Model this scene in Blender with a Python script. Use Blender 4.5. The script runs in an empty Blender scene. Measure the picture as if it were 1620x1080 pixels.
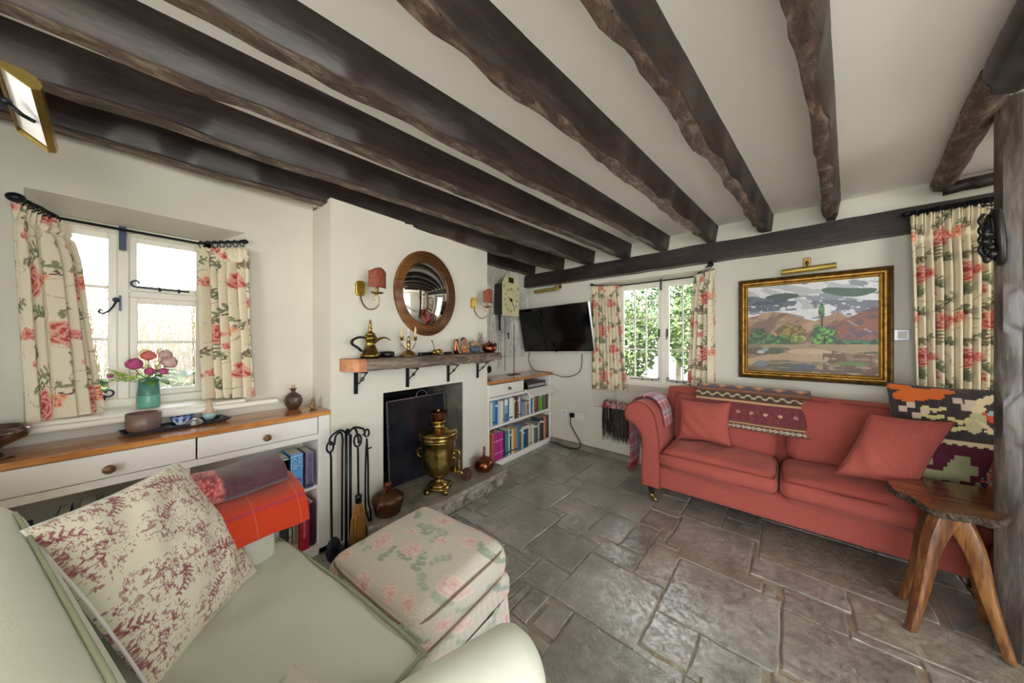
import bpy, bmesh, math, random
import numpy as np
from mathutils import Vector, Matrix, Euler
random.seed(7)
PI = math.pi
S = bpy.context.scene
COL = S.collection
# ---------------------------------------------------------------- camera
FPX = 490.0; EYE = 1.3; YAW = math.radians(38.5)
cam_d = bpy.data.cameras.new('camera'); cam = bpy.data.objects.new('camera', cam_d); COL.objects.link(cam)
cam_d.sensor_width = 36; cam_d.lens = FPX/1620*36; cam_d.clip_start = 0.02
cam_d.shift_y = -2/1620
cam.location = (0, 0, EYE); cam.rotation_euler = (PI/2, 0, YAW)
S.camera = cam
# ---------------------------------------------------------------- exposure, world, daylight
S.view_settings.view_transform = 'Standard'; S.view_settings.look = 'None'
S.view_settings.gamma = 1; S.view_settings.exposure = 0.98; S.view_settings.use_curve_mapping = False
W = bpy.data.worlds.new('world'); S.world = W; W.use_nodes = True
wn = W.node_tree.nodes; wl = W.node_tree.links
bg = wn['Background']; bg.inputs[0].default_value = (0.90, 0.955, 1.0, 1); bg.inputs[1].default_value = 4.6
S.cycles.max_bounces = 10; S.cycles.diffuse_bounces = 7; S.cycles.glossy_bounces = 4; S.cycles.transparent_max_bounces = 10
S.cycles.sample_clamp_indirect = 8
sun_d = bpy.data.lights.new('sun', 'SUN'); sun_d.energy = 9; sun_d.angle = math.radians(3); sun_d.color = (1, .97, .93)
sun = bpy.data.objects.new('sun', sun_d); COL.objects.link(sun); sun.rotation_euler = Vector((.14, .56, -.81)).to_track_quat('-Z', 'Y').to_euler()
def portal(loc, rot, sx, sy):
    l = bpy.data.lights.new('daylight_portal', 'AREA'); l.shape = 'RECTANGLE'; l.size = sx; l.size_y = sy
    l.cycles.is_portal = True
    o = bpy.data.objects.new('daylight_portal', l); COL.objects.link(o); o.location = loc; o.rotation_euler = rot
    return o
# ---------------------------------------------------------------- frames of the two walls
ANG = math.radians(-3.3018)
DF = Vector((math.cos(ANG), math.sin(ANG), 0)); NF = Vector((-math.sin(ANG), math.cos(ANG), 0))
def FW(s, q, z): return DF*s + NF*q + Vector((0, 0, z))      # far wall: s along it, q away from the eye
def LW(s, q, z): return Vector((-q, s, z))                    # left wall
RF = ANG; RL = PI/2
# ---------------------------------------------------------------- colour and materials
def hexc(h):
    h = h.lstrip('#'); v = [int(h[i:i+2], 16)/255 for i in (0, 2, 4)]
    return tuple((c/12.92 if c <= .04045 else ((c+.055)/1.055)**2.4) for c in v)
def hx(h): return np.array(hexc(h))
MATS = {}
def new_mat(name):
    m = bpy.data.materials.new(name); m.use_nodes = True; MATS[name] = m
    return m, m.node_tree.nodes, m.node_tree.links, m.node_tree.nodes['Principled BSDF']
def coords(nt, scale=(1, 1, 1), kind='Object'):
    tc = nt.nodes.new('ShaderNodeTexCoord'); mp = nt.nodes.new('ShaderNodeMapping'); mp.inputs['Scale'].default_value = scale
    nt.links.new(tc.outputs[kind], mp.inputs[0]); return mp.outputs[0]
def noise(nt, vec, scale, detail=5, rough=.6, dist=0):
    n = nt.nodes.new('ShaderNodeTexNoise'); n.inputs['Scale'].default_value = scale; n.inputs['Detail'].default_value = detail
    n.inputs['Roughness'].default_value = rough; n.inputs['Distortion'].default_value = dist
    nt.links.new(vec, n.inputs['Vector']); return n.outputs[0]
def ramp(nt, fac, stops):
    r = nt.nodes.new('ShaderNodeValToRGB'); e = r.color_ramp.elements
    while len(e) < len(stops): e.new(.5)
    for i, (p, c) in enumerate(stops):
        e[i].position = p; c = hexc(c) if isinstance(c, str) else ((c,)*3 if isinstance(c, (int, float)) else c); e[i].color = (*c, 1)
    nt.links.new(fac, r.inputs[0]); return r.outputs[0]
def bump(nt, b, h, strength=.3, dist=.01):
    n = nt.nodes.new('ShaderNodeBump'); n.inputs['Strength'].default_value = strength; n.inputs['Distance'].default_value = dist
    nt.links.new(h, n.inputs['Height']); nt.links.new(n.outputs[0], b.inputs['Normal']); return n
def mixc(nt, fac, a, b, mode='MIX'):
    n = nt.nodes.new('ShaderNodeMix'); n.data_type = 'RGBA'; n.blend_type = mode
    for s, v in ((n.inputs[0], fac), (n.inputs[6], a), (n.inputs[7], b)):
        if isinstance(v, (int, float)): s.default_value = v
        elif isinstance(v, str): s.default_value = (*hexc(v), 1)
        elif isinstance(v, tuple): s.default_value = (*v, 1)
        else: nt.links.new(v, s)
    return n.outputs[2]
def simple(name, c, rough=.6, metal=0, nscale=0, namt=.1, bstr=0, bscale=60, bdist=.003, sheen=0, scale=(1, 1, 1), coat=0, spec=None, c2=None):
    m, N, L, b = new_mat(name); nt = m.node_tree
    b.inputs['Roughness'].default_value = rough; b.inputs['Metallic'].default_value = metal
    b.inputs['Coat Weight'].default_value = coat; b.inputs['Coat Roughness'].default_value = .15
    if sheen: b.inputs['Sheen Weight'].default_value = sheen; b.inputs['Sheen Tint'].default_value = (*[min(1, .3+x) for x in hexc(c)], 1)
    if spec is not None: b.inputs['Specular IOR Level'].default_value = spec
    col = hexc(c)
    if nscale or bstr: v = coords(nt, scale)
    if nscale:
        n = noise(nt, v, nscale)
        c2v = hexc(c2) if c2 else tuple(x*(1-namt) for x in col)
        r = ramp(nt, n, [(.35, c2v), (.65, col if c2 else tuple(min(1, x*(1+namt)) for x in col))]); L.new(r, b.inputs['Base Color'])
    else: b.inputs['Base Color'].default_value = (*col, 1)
    if bstr: bump(nt, b, noise(nt, v, bscale), bstr, bdist)
    return m
def vcol(name, rough=.85, bstr=.25, bscale=400, bdist=.001, sheen=.2, metal=0, coat=0, spec=.3):
    m, N, L, b = new_mat(name); nt = m.node_tree
    a = N.new('ShaderNodeAttribute'); a.attribute_name = 'Col'; L.new(a.outputs['Color'], b.inputs['Base Color'])
    b.inputs['Roughness'].default_value = rough; b.inputs['Sheen Weight'].default_value = sheen; b.inputs['Metallic'].default_value = metal
    b.inputs['Coat Weight'].default_value = coat; b.inputs['Specular IOR Level'].default_value = spec
    if bstr: bump(nt, b, noise(nt, coords(nt), bscale), bstr, bdist)
    return m
def wood(name, dark, mid, light, rough=.4, axis='X', scale=6, bstr=.2, coat=0, ring=True, spec=.5):
    m, N, L, b = new_mat(name); nt = m.node_tree
    sc = {'X': (.12, 1, 1), 'Y': (1, .12, 1), 'Z': (1, 1, .12)}[axis]
    v = coords(nt, sc); n1 = noise(nt, v, scale*3, 8, .65, .6); n2 = noise(nt, v, scale*22, 3, .5, .2)
    mx = N.new('ShaderNodeMath'); mx.operation = 'MULTIPLY_ADD'; L.new(n2, mx.inputs[0]); mx.inputs[1].default_value = .35; 
    m2 = N.new('ShaderNodeMath'); m2.operation = 'MULTIPLY'; L.new(n1, m2.inputs[0]); m2.inputs[1].default_value = .72; L.new(m2.outputs[0], mx.inputs[2])
    L.new(ramp(nt, mx.outputs[0], [(.38, dark), (.52, mid), (.68, light)]), b.inputs['Base Color'])
    b.inputs['Roughness'].default_value = rough; b.inputs['Coat Weight'].default_value = coat; b.inputs['Coat Roughness'].default_value = .2
    b.inputs['Specular IOR Level'].default_value = spec
    bump(nt, b, mx.outputs[0], bstr, .004); return m
def make_materials():
    simple('plaster', '#d9d5c8', .85, nscale=2.2, namt=.03, bstr=.25, bscale=9, bdist=.012)
    simple('ceiling_plaster', '#f3f0ea', .85, nscale=1.5, namt=.02, bstr=.2, bscale=6, bdist=.01)
    simple('white_paint', '#e6e2dc', .38, nscale=3, namt=.02)
    simple('window_paint', '#f2eee2', .35, nscale=3, namt=.02)
    wood('beam_wood', '#130d0c', '#271c1a', '#41332f', .42, 'Y', 3.5, .55, spec=.6)
    wood('beam_wood_x', '#130d0c', '#271c1a', '#41332f', .42, 'X', 3.5, .55)
    wood('post_wood', '#1c1512', '#362b27', '#5d5049', .38, 'Z', 4, .7, coat=.3)
    # hewn undersides with nail holes, paleness painted in for light reflected off the floor
    m, N, L, b = new_mat('hewn_soffit_lit'); nt = m.node_tree
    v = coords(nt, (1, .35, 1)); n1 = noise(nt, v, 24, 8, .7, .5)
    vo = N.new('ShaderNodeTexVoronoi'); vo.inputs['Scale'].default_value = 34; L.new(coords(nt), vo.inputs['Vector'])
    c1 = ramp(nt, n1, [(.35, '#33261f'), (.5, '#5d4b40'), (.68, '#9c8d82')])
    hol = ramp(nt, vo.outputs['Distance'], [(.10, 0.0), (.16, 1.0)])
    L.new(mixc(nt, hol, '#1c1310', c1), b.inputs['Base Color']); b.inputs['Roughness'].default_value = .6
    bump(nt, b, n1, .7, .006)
    wood('oak_top', '#8a4f22', '#b5712f', '#cf9350', .22, 'Y', 5, .06, coat=.6)
    wood('oak_top_x', '#8a4f22', '#b5712f', '#cf9350', .22, 'X', 5, .06, coat=.6)
    wood('knob_wood', '#4d3324', '#6f4c33', '#8c6444', .35, 'Z', 12, .05)
    wood('mantel_wood', '#33281f', '#66564a', '#9b8c7b', .8, 'X', 7, .9)
    wood('cut_wood', '#a0623f', '#bf8058', '#cf9a70', .7, 'X', 8, .2)
    wood('mirror_wood', '#4a2a12', '#83522a', '#a8743c', .3, 'X', 10, .15, coat=.3)
    wood('yew_leg', '#33190b', '#6b3f1c', '#9a6b38', .32, 'Z', 5, .1, coat=.4)
    wood('burr_top', '#1d0e07', '#552c12', '#96602c', .2, 'X', 9, .12, coat=.7)
    simple('bark_edge', '#5c4b3b', .9, nscale=60, c2='#1d1511', bstr=1, bscale=70, bdist=.012)
    simple('brass', '#9a8048', .28, 1, nscale=12, namt=.2, bstr=.12, bscale=35, bdist=.004)
    simple('hammered_brass', '#8f7a42', .18, 1, nscale=14, namt=.25, bstr=.8, bscale=26, bdist=.012, scale=(1, 1, .5))
    simple('pale_brass', '#c9a94d', .35, 1, nscale=8, namt=.1)
    simple('brass_lacquer', '#b8a04e', .4, .6, nscale=8, namt=.1)
    simple('copper', '#8a5038', .3, 1, nscale=10, namt=.3, bstr=.15, bscale=18, bdist=.004)
    simple('copper_aged', '#7a5440', .4, .85, nscale=9, c2='#4d3a2e', bstr=.4, bscale=24, bdist=.006)
    simple('iron', '#23252a', .42, .7, nscale=30, namt=.2, bstr=.3, bscale=90)
    simple('iron_blue', '#3c4654', .4, .6)
    simple('black_sheet', '#474b55', .25, .7, nscale=6, c2='#2c2f37', bstr=.1, bscale=12)
    simple('soot', '#141210', .95, nscale=8, namt=.3, bstr=.4, bscale=20)
    simple('grey_render', '#7d786c', .95, nscale=6, c2='#5e5a50', bstr=.5, bscale=30)
    simple('black_plastic', '#08080a', .3, 0); simple('screen_black', '#020203', .12, 0)
    simple('silver', '#b9bbbf', .3, .9); simple('socket_white', '#dddcda', .35)
    simple('red_linen', '#a24d43', .85, nscale=180, namt=.10, bstr=.35, bscale=420, bdist=.0015, sheen=.35, scale=(1, 1, .35), spec=.4)
    simple('red_piping', '#86372e', .8, bstr=.3, bscale=400)
    simple('green_linen', '#d0d3c5', .85, nscale=3, namt=.04, bstr=.25, bscale=300, bdist=.0015, sheen=.3, spec=.3)
    simple('green_piping', '#9fa68c', .85)
    simple('orange_wool', '#d5441c', .95, nscale=90, namt=.2, bstr=.6, bscale=260, bdist=.003, sheen=.5)
    simple('brown_cloth', '#8a7563', .9, nscale=80, namt=.1, bstr=.3, bscale=300)
    simple('vase_celadon', '#6fb3a0', .3, nscale=6, namt=.08, coat=.3)
    simple('vase_celadon_dark', '#578f82', .35, nscale=6, namt=.08, coat=.3)
    simple('pot_stoneware', '#8d6a5c', .45, nscale=9, c2='#6b605c', coat=.2)
    simple('glass_blue_pot', '#b9d6d6', .3, coat=.4)
    simple('sand_pot', '#cfb79c', .6, nscale=30, namt=.15)
    simple('lustre', '#5a4a46', .12, .85, nscale=30, c2='#8e7a72', bstr=.35, bscale=45, bdist=.004, coat=.5)
    simple('dark_bottle', '#3b2721', .3, 0, nscale=40, c2='#5b3f33', bstr=.3, bscale=60, coat=.5)
    simple('cork', '#c49a62', .8); simple('gold_figure', '#8c7454', .5, .3, nscale=60, namt=.3, bstr=.4, bscale=90)
    simple('tray_lacquer', '#32343c', .15, 0, nscale=12, c2='#3b3b45', coat=.5)
    simple('slate', '#3c3e44', .5, nscale=40, c2='#c6c6cc', bstr=.2)
    simple('shade_red', '#9c5136', .7, nscale=45, c2='#6e3423', bstr=.2)
    simple('candle', '#d9bf8c', .5); simple('white_enamel', '#f1eff0', .3)
    simple('pages', '#dcd2bd', .85, nscale=150, namt=.08, scale=(1, 1, .02))
    simple('broom_straw', '#c98f45', .85, nscale=150, c2='#8f5f28', bstr=1, bscale=220, bdist=.004, scale=(1, 1, .04))
    simple('leaf_green', '#6f9a4c', .5, nscale=40, namt=.25); simple('leaf_lime', '#b3cc5a', .5, nscale=40, namt=.2)
    simple('petal_pink', '#c8588c', .6, nscale=30, namt=.2, sheen=.3); simple('petal_salmon', '#e88078', .6, nscale=30, namt=.15)
    simple('petal_blush', '#ddb9b4', .6, nscale=30, namt=.1)
    simple('fringe_brown', '#43332c', .95, nscale=60, c2='#191417', bstr=.6, bscale=120)
    simple('fringe_grey', '#57504a', .95, bstr=.6, bscale=120); simple('fringe_red', '#9c2438', .95, bstr=.5, bscale=120)
    simple('dark_relief', '#23201f', .28, .35, nscale=20, namt=.3, bstr=.35, bscale=30, bdist=.006)
    simple('ebony', '#1f1a1a', .3, coat=.4)
    simple('cone_brown', '#5e3c28', .8, nscale=40, namt=.3)
    simple('hearth_stone', '#b5ac9c', .8, nscale=16, c2='#5a5146', bstr=1, bscale=18, bdist=.04)
    simple('hearth_top', '#9c9589', .55, nscale=10, c2='#7a7368', bstr=.5, bscale=22, bdist=.008)
    simple('white_soft', '#e8e6e2', .6)
    simple('figure_flesh', '#a4694c', .5, nscale=30, namt=.2); simple('figure_blue', '#4f6478', .4, nscale=30, namt=.3)
    simple('figure_cream', '#c3a57f', .6, nscale=60, c2='#7e5a3a')
    simple('grey_cloth', '#8b7f76', .9, nscale=40, namt=.1)
    simple('leg_dark', '#20130f', .3, coat=.4)
    vcol('cloth_print', .85, .2, 350, .001, .15); vcol('woven_wool', .95, .6, 300, .003, .3); vcol('oil_paint', .45, .5, 90, .003, 0, spec=.5)
    vcol('ceramic_print', .25, 0, sheen=0, coat=.5, spec=.5); vcol('clock_face', .5, 0, sheen=0)
    # gilt frame
    simple('gilt', '#a37a34', .38, .75, nscale=25, c2='#6d4a1c', bstr=.3, bscale=60)
    simple('gilt_dark', '#6f5223', .45, .6, nscale=25, c2='#453015', bstr=.3, bscale=60)
    # alcove stone wall
    m, N, L, b = new_mat('whitewashed_stone'); nt = m.node_tree
    v = coords(nt); n1 = noise(nt, v, 5, 6, .6, 1.2); n2 = noise(nt, v, 2.2, 4, .6, 2.0)
    vo = N.new('ShaderNodeTexNoise'); vo.inputs['Scale'].default_value = 7; vo.inputs['Distortion'].default_value = 2.5; vo.inputs['Detail'].default_value = 6; L.new(v, vo.inputs['Vector'])
    c1 = ramp(nt, vo.outputs[0], [(.455, '#e2dfd9'), (.49, '#7f7876'), (.515, '#e6e3dd')])
    c2 = ramp(nt, n2, [(.3, '#b5afa8'), (.55, '#efece6')])
    L.new(mixc(nt, .55, c1, c2), b.inputs['Base Color']); b.inputs['Roughness'].default_value = .9; bump(nt, b, n1, 1, .04)
    # flagstones: every slab carries its own tint, riven, wear-polished faces, shine painted as pale patches
    m, N, L, b = new_mat('flagstone'); nt = m.node_tree
    a = N.new('ShaderNodeAttribute'); a.attribute_name = 'Col'
    v = coords(nt); n1 = noise(nt, v, 4, 9, .68, .5); n2 = noise(nt, v, 28, 8, .72, .8); n3 = noise(nt, v, 2.2, 4, .6)
    c = mixc(nt, .75, a.outputs['Color'], ramp(nt, n1, [(.3, '#93928f'), (.5, '#d6d5d3'), (.66, '#ffffff')]), 'MULTIPLY')
    c = mixc(nt, .55, c, ramp(nt, n2, [(.36, '#4e4a45'), (.47, '#b4b0aa'), (.58, '#ffffff')]), 'MULTIPLY')
    L.new(c, b.inputs['Base Color'])
    L.new(ramp(nt, n2, [(.42, .40), (.56, .10)]), b.inputs['Roughness'])
    b.inputs['IOR'].default_value = 2.1
    b.inputs['Coat Weight'].default_value = .0
    mx = N.new('ShaderNodeMath'); mx.operation = 'MULTIPLY_ADD'; L.new(n2, mx.inputs[0]); mx.inputs[1].default_value = .5; L.new(n1, mx.inputs[2])
    bump(nt, b, mx.outputs[0], .4, .006)
    # mortar bed with further flags
    m, N, L, b = new_mat('flag_bed'); nt = m.node_tree
    br = N.new('ShaderNodeTexBrick'); L.new(coords(nt, (1, 1, 1)), br.inputs['Vector']); br.inputs['Scale'].default_value = 1
    br.inputs['Brick Width'].default_value = .52; br.inputs['Row Height'].default_value = .33; br.inputs['Mortar Size'].default_value = .008
    br.inputs['Color1'].default_value = (*hexc('#8f8473'), 1); br.inputs['Color2'].default_value = (*hexc('#a69a87'), 1); br.inputs['Mortar'].default_value = (*hexc('#b5aa94'), 1)
    n1 = noise(nt, coords(nt), 12, 8, .7); L.new(mixc(nt, .5, br.outputs['Color'], ramp(nt, n1, [(.35, '#8a8070'), (.6, '#ffffff')]), 'MULTIPLY'), b.inputs['Base Color'])
    b.inputs['Roughness'].default_value = .35; b.inputs['IOR'].default_value = 1.6; bump(nt, b, n1, .5, .01)
    # window glass
    m, N, L, b = new_mat('window_glass'); out = N['Material Output']
    tr = N.new('ShaderNodeBsdfTransparent'); gl = N.new('ShaderNodeBsdfGlossy'); gl.inputs['Roughness'].default_value = .02
    fr = N.new('ShaderNodeFresnel'); fr.inputs[0].default_value = 1.45; mx = N.new('ShaderNodeMixShader')
    L.new(fr.outputs[0], mx.inputs[0]); L.new(tr.outputs[0], mx.inputs[1]); L.new(gl.outputs[0], mx.inputs[2]); L.new(mx.outputs[0], out.inputs[0])
    simple('mirror_glass', '#e8e8ea', .015, 1)
    simple('garden_green', '#3c5629', .8, nscale=9, c2='#213717'); simple('garden_light', '#728650', .8, nscale=9, c2='#3f582b')
    simple('dry_grass', '#8f8262', .9, nscale=9, c2='#625736'); simple('bark', '#5b5044', .9, nscale=20, namt=.3)
    simple('lawn', '#8da35f', .9, nscale=6, c2='#6b8446')
make_materials()
# ---------------------------------------------------------------- mesh helpers
def obj(name, me, mat, parent=None, smooth=False):
    """me: bmesh or mesh"""
    if isinstance(me, bmesh.types.BMesh):
        d = bpy.data.meshes.new(name); bmesh.ops.recalc_face_normals(me, faces=me.faces); me.to_mesh(d); me.free(); me = d
    o = bpy.data.objects.new(name, me); COL.objects.link(o)
    mats = mat if isinstance(mat, (list, tuple)) else [mat]
    for k in mats: me.materials.append(MATS[k])
    if smooth:
        for p in me.polygons: p.use_smooth = True
        if smooth == 2: me.set_sharp_from_angle(angle=math.radians(38))
    if parent: o.parent = parent
    return o
def tag(o, label, cat, group=None, kind=None):
    if label: o['label'] = label
    if cat: o['category'] = cat
    if group: o['group'] = group
    if kind: o['kind'] = kind
    return o
def thing(name, label, cat, loc=(0, 0, 0), rz=0, group=None, rot=None):
    o = bpy.data.objects.new(name, None); COL.objects.link(o); o.empty_display_size = .05
    o.location = loc; o.rotation_euler = rot if rot else (0, 0, rz)
    return tag(o, label, cat, group)
def struct(name, me, mat, smooth=False, parent=None):
    o = obj(name, me, mat, parent, smooth)
    if not parent: o['kind'] = 'structure'
    return o
def place(o, loc, rz=0, rot=None):
    o.location = loc; o.rotation_euler = rot if rot else (0, 0, rz); return o
def box(bm, x0, x1, y0, y1, z0, z1, M=None):
    vs = [bm.verts.new(Vector(p)) for p in ((x0,y0,z0),(x1,y0,z0),(x1,y1,z0),(x0,y1,z0),(x0,y0,z1),(x1,y0,z1),(x1,y1,z1),(x0,y1,z1))]
    if M: 
        for v in vs: v.co = M @ v.co
    return [bm.faces.new([vs[i] for i in f]) for f in ((0,3,2,1),(4,5,6,7),(0,1,5,4),(1,2,6,5),(2,3,7,6),(3,0,4,7))]
def B(*boxes):
    bm = bmesh.new()
    for b in boxes: box(bm, *b)
    return bm
def bevel(o, w=.004, seg=2):
    m = o.modifiers.new('bevel', 'BEVEL'); m.width = w; m.segments = seg; m.limit_method = 'ANGLE'; return o
def solid(o, t, off=0):
    m = o.modifiers.new('solid', 'SOLIDIFY'); m.thickness = t; m.offset = off; return o
def subs(o, n=1):
    m = o.modifiers.new('subsurf', 'SUBSURF'); m.levels = n; m.render_levels = n; return o
def lathe(profile, segs=32, bm=None, M=None, sx=1, sy=1):
    bm = bm or bmesh.new(); rings = []
    for r, z in profile:
        ring = []
        for k in range(segs):
            a = 2*PI*k/segs; v = Vector((r*math.cos(a)*sx, r*math.sin(a)*sy, z))
            if M: v = M @ v
            ring.append(bm.verts.new(v))
        rings.append(ring)
    for a, b in zip(rings, rings[1:]):
        for k in range(segs):
            bm.faces.new((a[k], a[(k+1) % segs], b[(k+1) % segs], b[k]))
    for ring in (rings[0], rings[-1]):
        try: bm.faces.new(ring)
        except ValueError: pass
    return bm
def tube(pts, r, segs=10, bm=None, closed=False, flat=1):
    bm = bm or bmesh.new(); pts = [Vector(p) for p in pts]; n = len(pts)
    rs = r if isinstance(r, (list, tuple)) else [r]*n
    rings = []; up = None
    for i in range(n):
        a = pts[i-1] if (i > 0 or closed) else pts[i]; b = pts[(i+1) % n] if (i < n-1 or closed) else pts[i]
        t = (b-a).normalized()
        if up is None: up = t.orthogonal().normalized()
        up = (up - t*up.dot(t))
        if up.length < 1e-6: up = t.orthogonal()
        up.normalize(); w = t.cross(up)
        rings.append([bm.verts.new(pts[i] + (up*math.cos(2*PI*k/segs) + w*math.sin(2*PI*k/segs)*flat)*rs[i]) for k in range(segs)])
    prs = list(zip(rings, rings[1:])) + ([(rings[-1], rings[0])] if closed else [])
    for a, b in prs:
        for k in range(segs): bm.faces.new((a[k], a[(k+1) % segs], b[(k+1) % segs], b[k]))
    if not closed:
        bm.faces.new(rings[0]); bm.faces.new(rings[-1])
    return bm
def spline(pts, n=8):
    P = [Vector(p) for p in pts]; P = [P[0]*2-P[1]] + P + [P[-1]*2-P[-2]]; out = []
    for i in range(1, len(P)-2):
        a, b, c, d = P[i-1:i+3]
        for k in range(n):
            t = k/n; out.append(.5*((2*b) + (c-a)*t + (2*a-5*b+4*c-d)*t*t + (3*b-a-3*c+d)*t**3))
    out.append(P[-2]); return out
def prism(poly, h0, h1, axis='Z', bm=None):
    bm = bm or bmesh.new()
    def p(a, b, h): return {'Z': (a, b, h), 'Y': (a, h, b), 'X': (h, a, b)}[axis]
    lo = [bm.verts.new(p(a, b, h0)) for a, b in poly]; hi = [bm.verts.new(p(a, b, h1)) for a, b in poly]; n = len(poly)
    bm.faces.new(lo); bm.faces.new(hi)
    for i in range(n): bm.faces.new((lo[i], lo[(i+1) % n], hi[(i+1) % n], hi[i]))
    return bm
def ball(bm, c, rx, ry=None, rz=None, segs=14, rings=10, M=None):
    ry = ry or rx; rz = rz or rx; c = Vector(c)
    prof = [(max(1e-4, math.sin(PI*i/rings)), -math.cos(PI*i/rings)) for i in range(rings+1)]
    T = Matrix.Translation(c) @ Matrix.Diagonal((rx, ry, rz, 1))
    if M: T = M @ T
    return lathe(prof, segs, bm, T)
def arr_mesh(name, V, F, cols=None):
    me = bpy.data.meshes.new(name); me.from_pydata([tuple(v) for v in V], [], [tuple(f) for f in F]); me.update()
    if cols is not None:
        a = me.color_attributes.new('Col', 'FLOAT_COLOR', 'POINT')
        c = np.ones((len(V), 4), dtype=np.float32); c[:, :3] = np.clip(cols, 0, 1); a.data.foreach_set('color', c.ravel())
    return me
def grid(nu, nv):
    U, Vv = np.meshgrid(np.linspace(0, 1, nu), np.linspace(0, 1, nv), indexing='ij'); return U.ravel(), Vv.ravel()
def grid_faces(nu, nv, off=0):
    i, j = np.meshgrid(np.arange(nu-1), np.arange(nv-1), indexing='ij'); i = i.ravel(); j = j.ravel()
    return (np.stack([i*nv+j, (i+1)*nv+j, (i+1)*nv+j+1, i*nv+j+1], 1)+off).tolist()
def sheet(name, nu, nv, f, colf, mat, parent=None, thick=.003, off=0, smooth=True):
    u, v = grid(nu, nv); P = f(u, v); V = np.stack(P, 1)
    me = arr_mesh(name, V, grid_faces(nu, nv), colf(u, v) if colf else None)
    o = obj(name, me, mat, parent, smooth)
    if thick: solid(o, thick, off)
    return o
def soft_box(w, d, h, r=.05, n=14, puff=0, puff_xy=0, seed=0, wr=0, M=None, shape=None):
    """upholstered block centred at 0: rounded edges, crowned top and bottom, slight rumples"""
    idx = {}; V = []; F = []
    def vid(p):
        k = tuple(np.round(p, 5))
        if k not in idx: idx[k] = len(V); V.append(p)
        return idx[k]
    ts = np.linspace(-1, 1, n+1)
    for ax in range(3):
        for sg in (-1, 1):
            for i in range(n):
                for j in range(n):
                    q = []
                    for a, b in ((i, j), (i+1, j), (i+1, j+1), (i, j+1)):
                        p = [0, 0, 0]; p[ax] = sg; p[(ax+1) % 3] = ts[a]; p[(ax+2) % 3] = ts[b]; q.append(vid(np.array(p, float)))
                    F.append(q if sg > 0 else q[::-1])
    V = np.array(V); half = np.array([w/2, d/2, h/2]); rr = np.minimum(r, half*.98)
    P = V*half; Q = np.clip(P, -(half-rr), half-rr); D = P-Q
    # spread samples toward the rounded edges
    ln = np.linalg.norm(D/rr, axis=1, keepdims=True); ln[ln == 0] = 1
    mxv = np.max(np.abs(D/rr), axis=1, keepdims=True)
    P2 = Q + D/ln*mxv
    x, y, z = V[:, 0], V[:, 1], V[:, 2]
    bul = (1-x**2)*(1-y**2)
    P2[:, 2] += puff*np.sign(z)*np.abs(z)*bul**.6*(np.abs(z) > .3)
    P2[:, 1] += puff_xy*np.sign(y)*(1-x**2)*(1-z**2)*np.abs(y)
    if wr: 
        P2[:, 2] += wr*(vn(P2[:, 0]*9+seed, P2[:, 1]*9)-.5)*2*(np.abs(z) > .9)
        P2[:, 1] += wr*(vn(P2[:, 0]*9+seed, P2[:, 2]*9+5)-.5)*2*(np.abs(y) > .9)
    if shape is not None: P2 = shape(P2)
    if M is not None: P2 = np.array([tuple(M @ Vector(p)) for p in P2])
    me = bpy.data.meshes.new('soft'); me.from_pydata([tuple(p) for p in P2], [], F); me.update()
    return me
def hsh(ix, iy): 
    s = np.sin(ix*127.1+iy*311.7)*43758.5453; return s-np.floor(s)
def vn(x, y):
    ix, iy = np.floor(x), np.floor(y); fx, fy = x-ix, y-iy; fx = fx*fx*(3-2*fx); fy = fy*fy*(3-2*fy)
    return (hsh(ix, iy)*(1-fx)+hsh(ix+1, iy)*fx)*(1-fy)+(hsh(ix, iy+1)*(1-fx)+hsh(ix+1, iy+1)*fx)*fy
def fbm(x, y, o=4):
    r = 0; a = .5; t = 0
    for k in range(o): r = r+a*vn(x*2**k+k*17.3, y*2**k+k*9.1); t += a; a *= .5
    return r/t
def blend(c, a, col): a = np.clip(a, 0, 1)[:, None]; return c*(1-a)+np.asarray(col)*a
# ---------------------------------------------------------------- printed and woven patterns (drawn on cloth coordinates in metres)
def rose(c, x, y, cx, cy, r, ph, deep, mid, pale, tw, th, strength=1):
    """full-blown rose: overlapping rings of lobed petals with pale rims and deep throats"""
    dx = (x-cx+tw/2) % tw - tw/2; dy = (y-cy+th/2) % th - th/2
    d = np.hypot(dx, dy)/r; a = np.arctan2(dy, dx)+ph
    deep, mid, pale = map(np.asarray, (deep, mid, pale))
    for L_ in range(5):
        e = (1-.19*L_)*(1+.13*np.sin((5-L_*.5//1)*a+L_*1.7)+.05*np.sin(9*a+L_)); ins = d < e; q = np.clip(d/e, 0, 1)
        n_ = fbm(dx*120+L_*7, dy*120, 2)
        body = np.where((n_ > .56)[:, None], mid, deep*.4+mid*.6) if L_ % 2 == 0 else np.where((n_ > .5)[:, None], pale, mid)
        rim = (q > .86); body = np.where(rim[:, None], pale, body); gap = (q < .62)*(q > .5); body = np.where(gap[:, None], deep, body)
        m = (ins*strength)[:, None]; c = c*(1-m)+body*m
    return c
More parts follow.
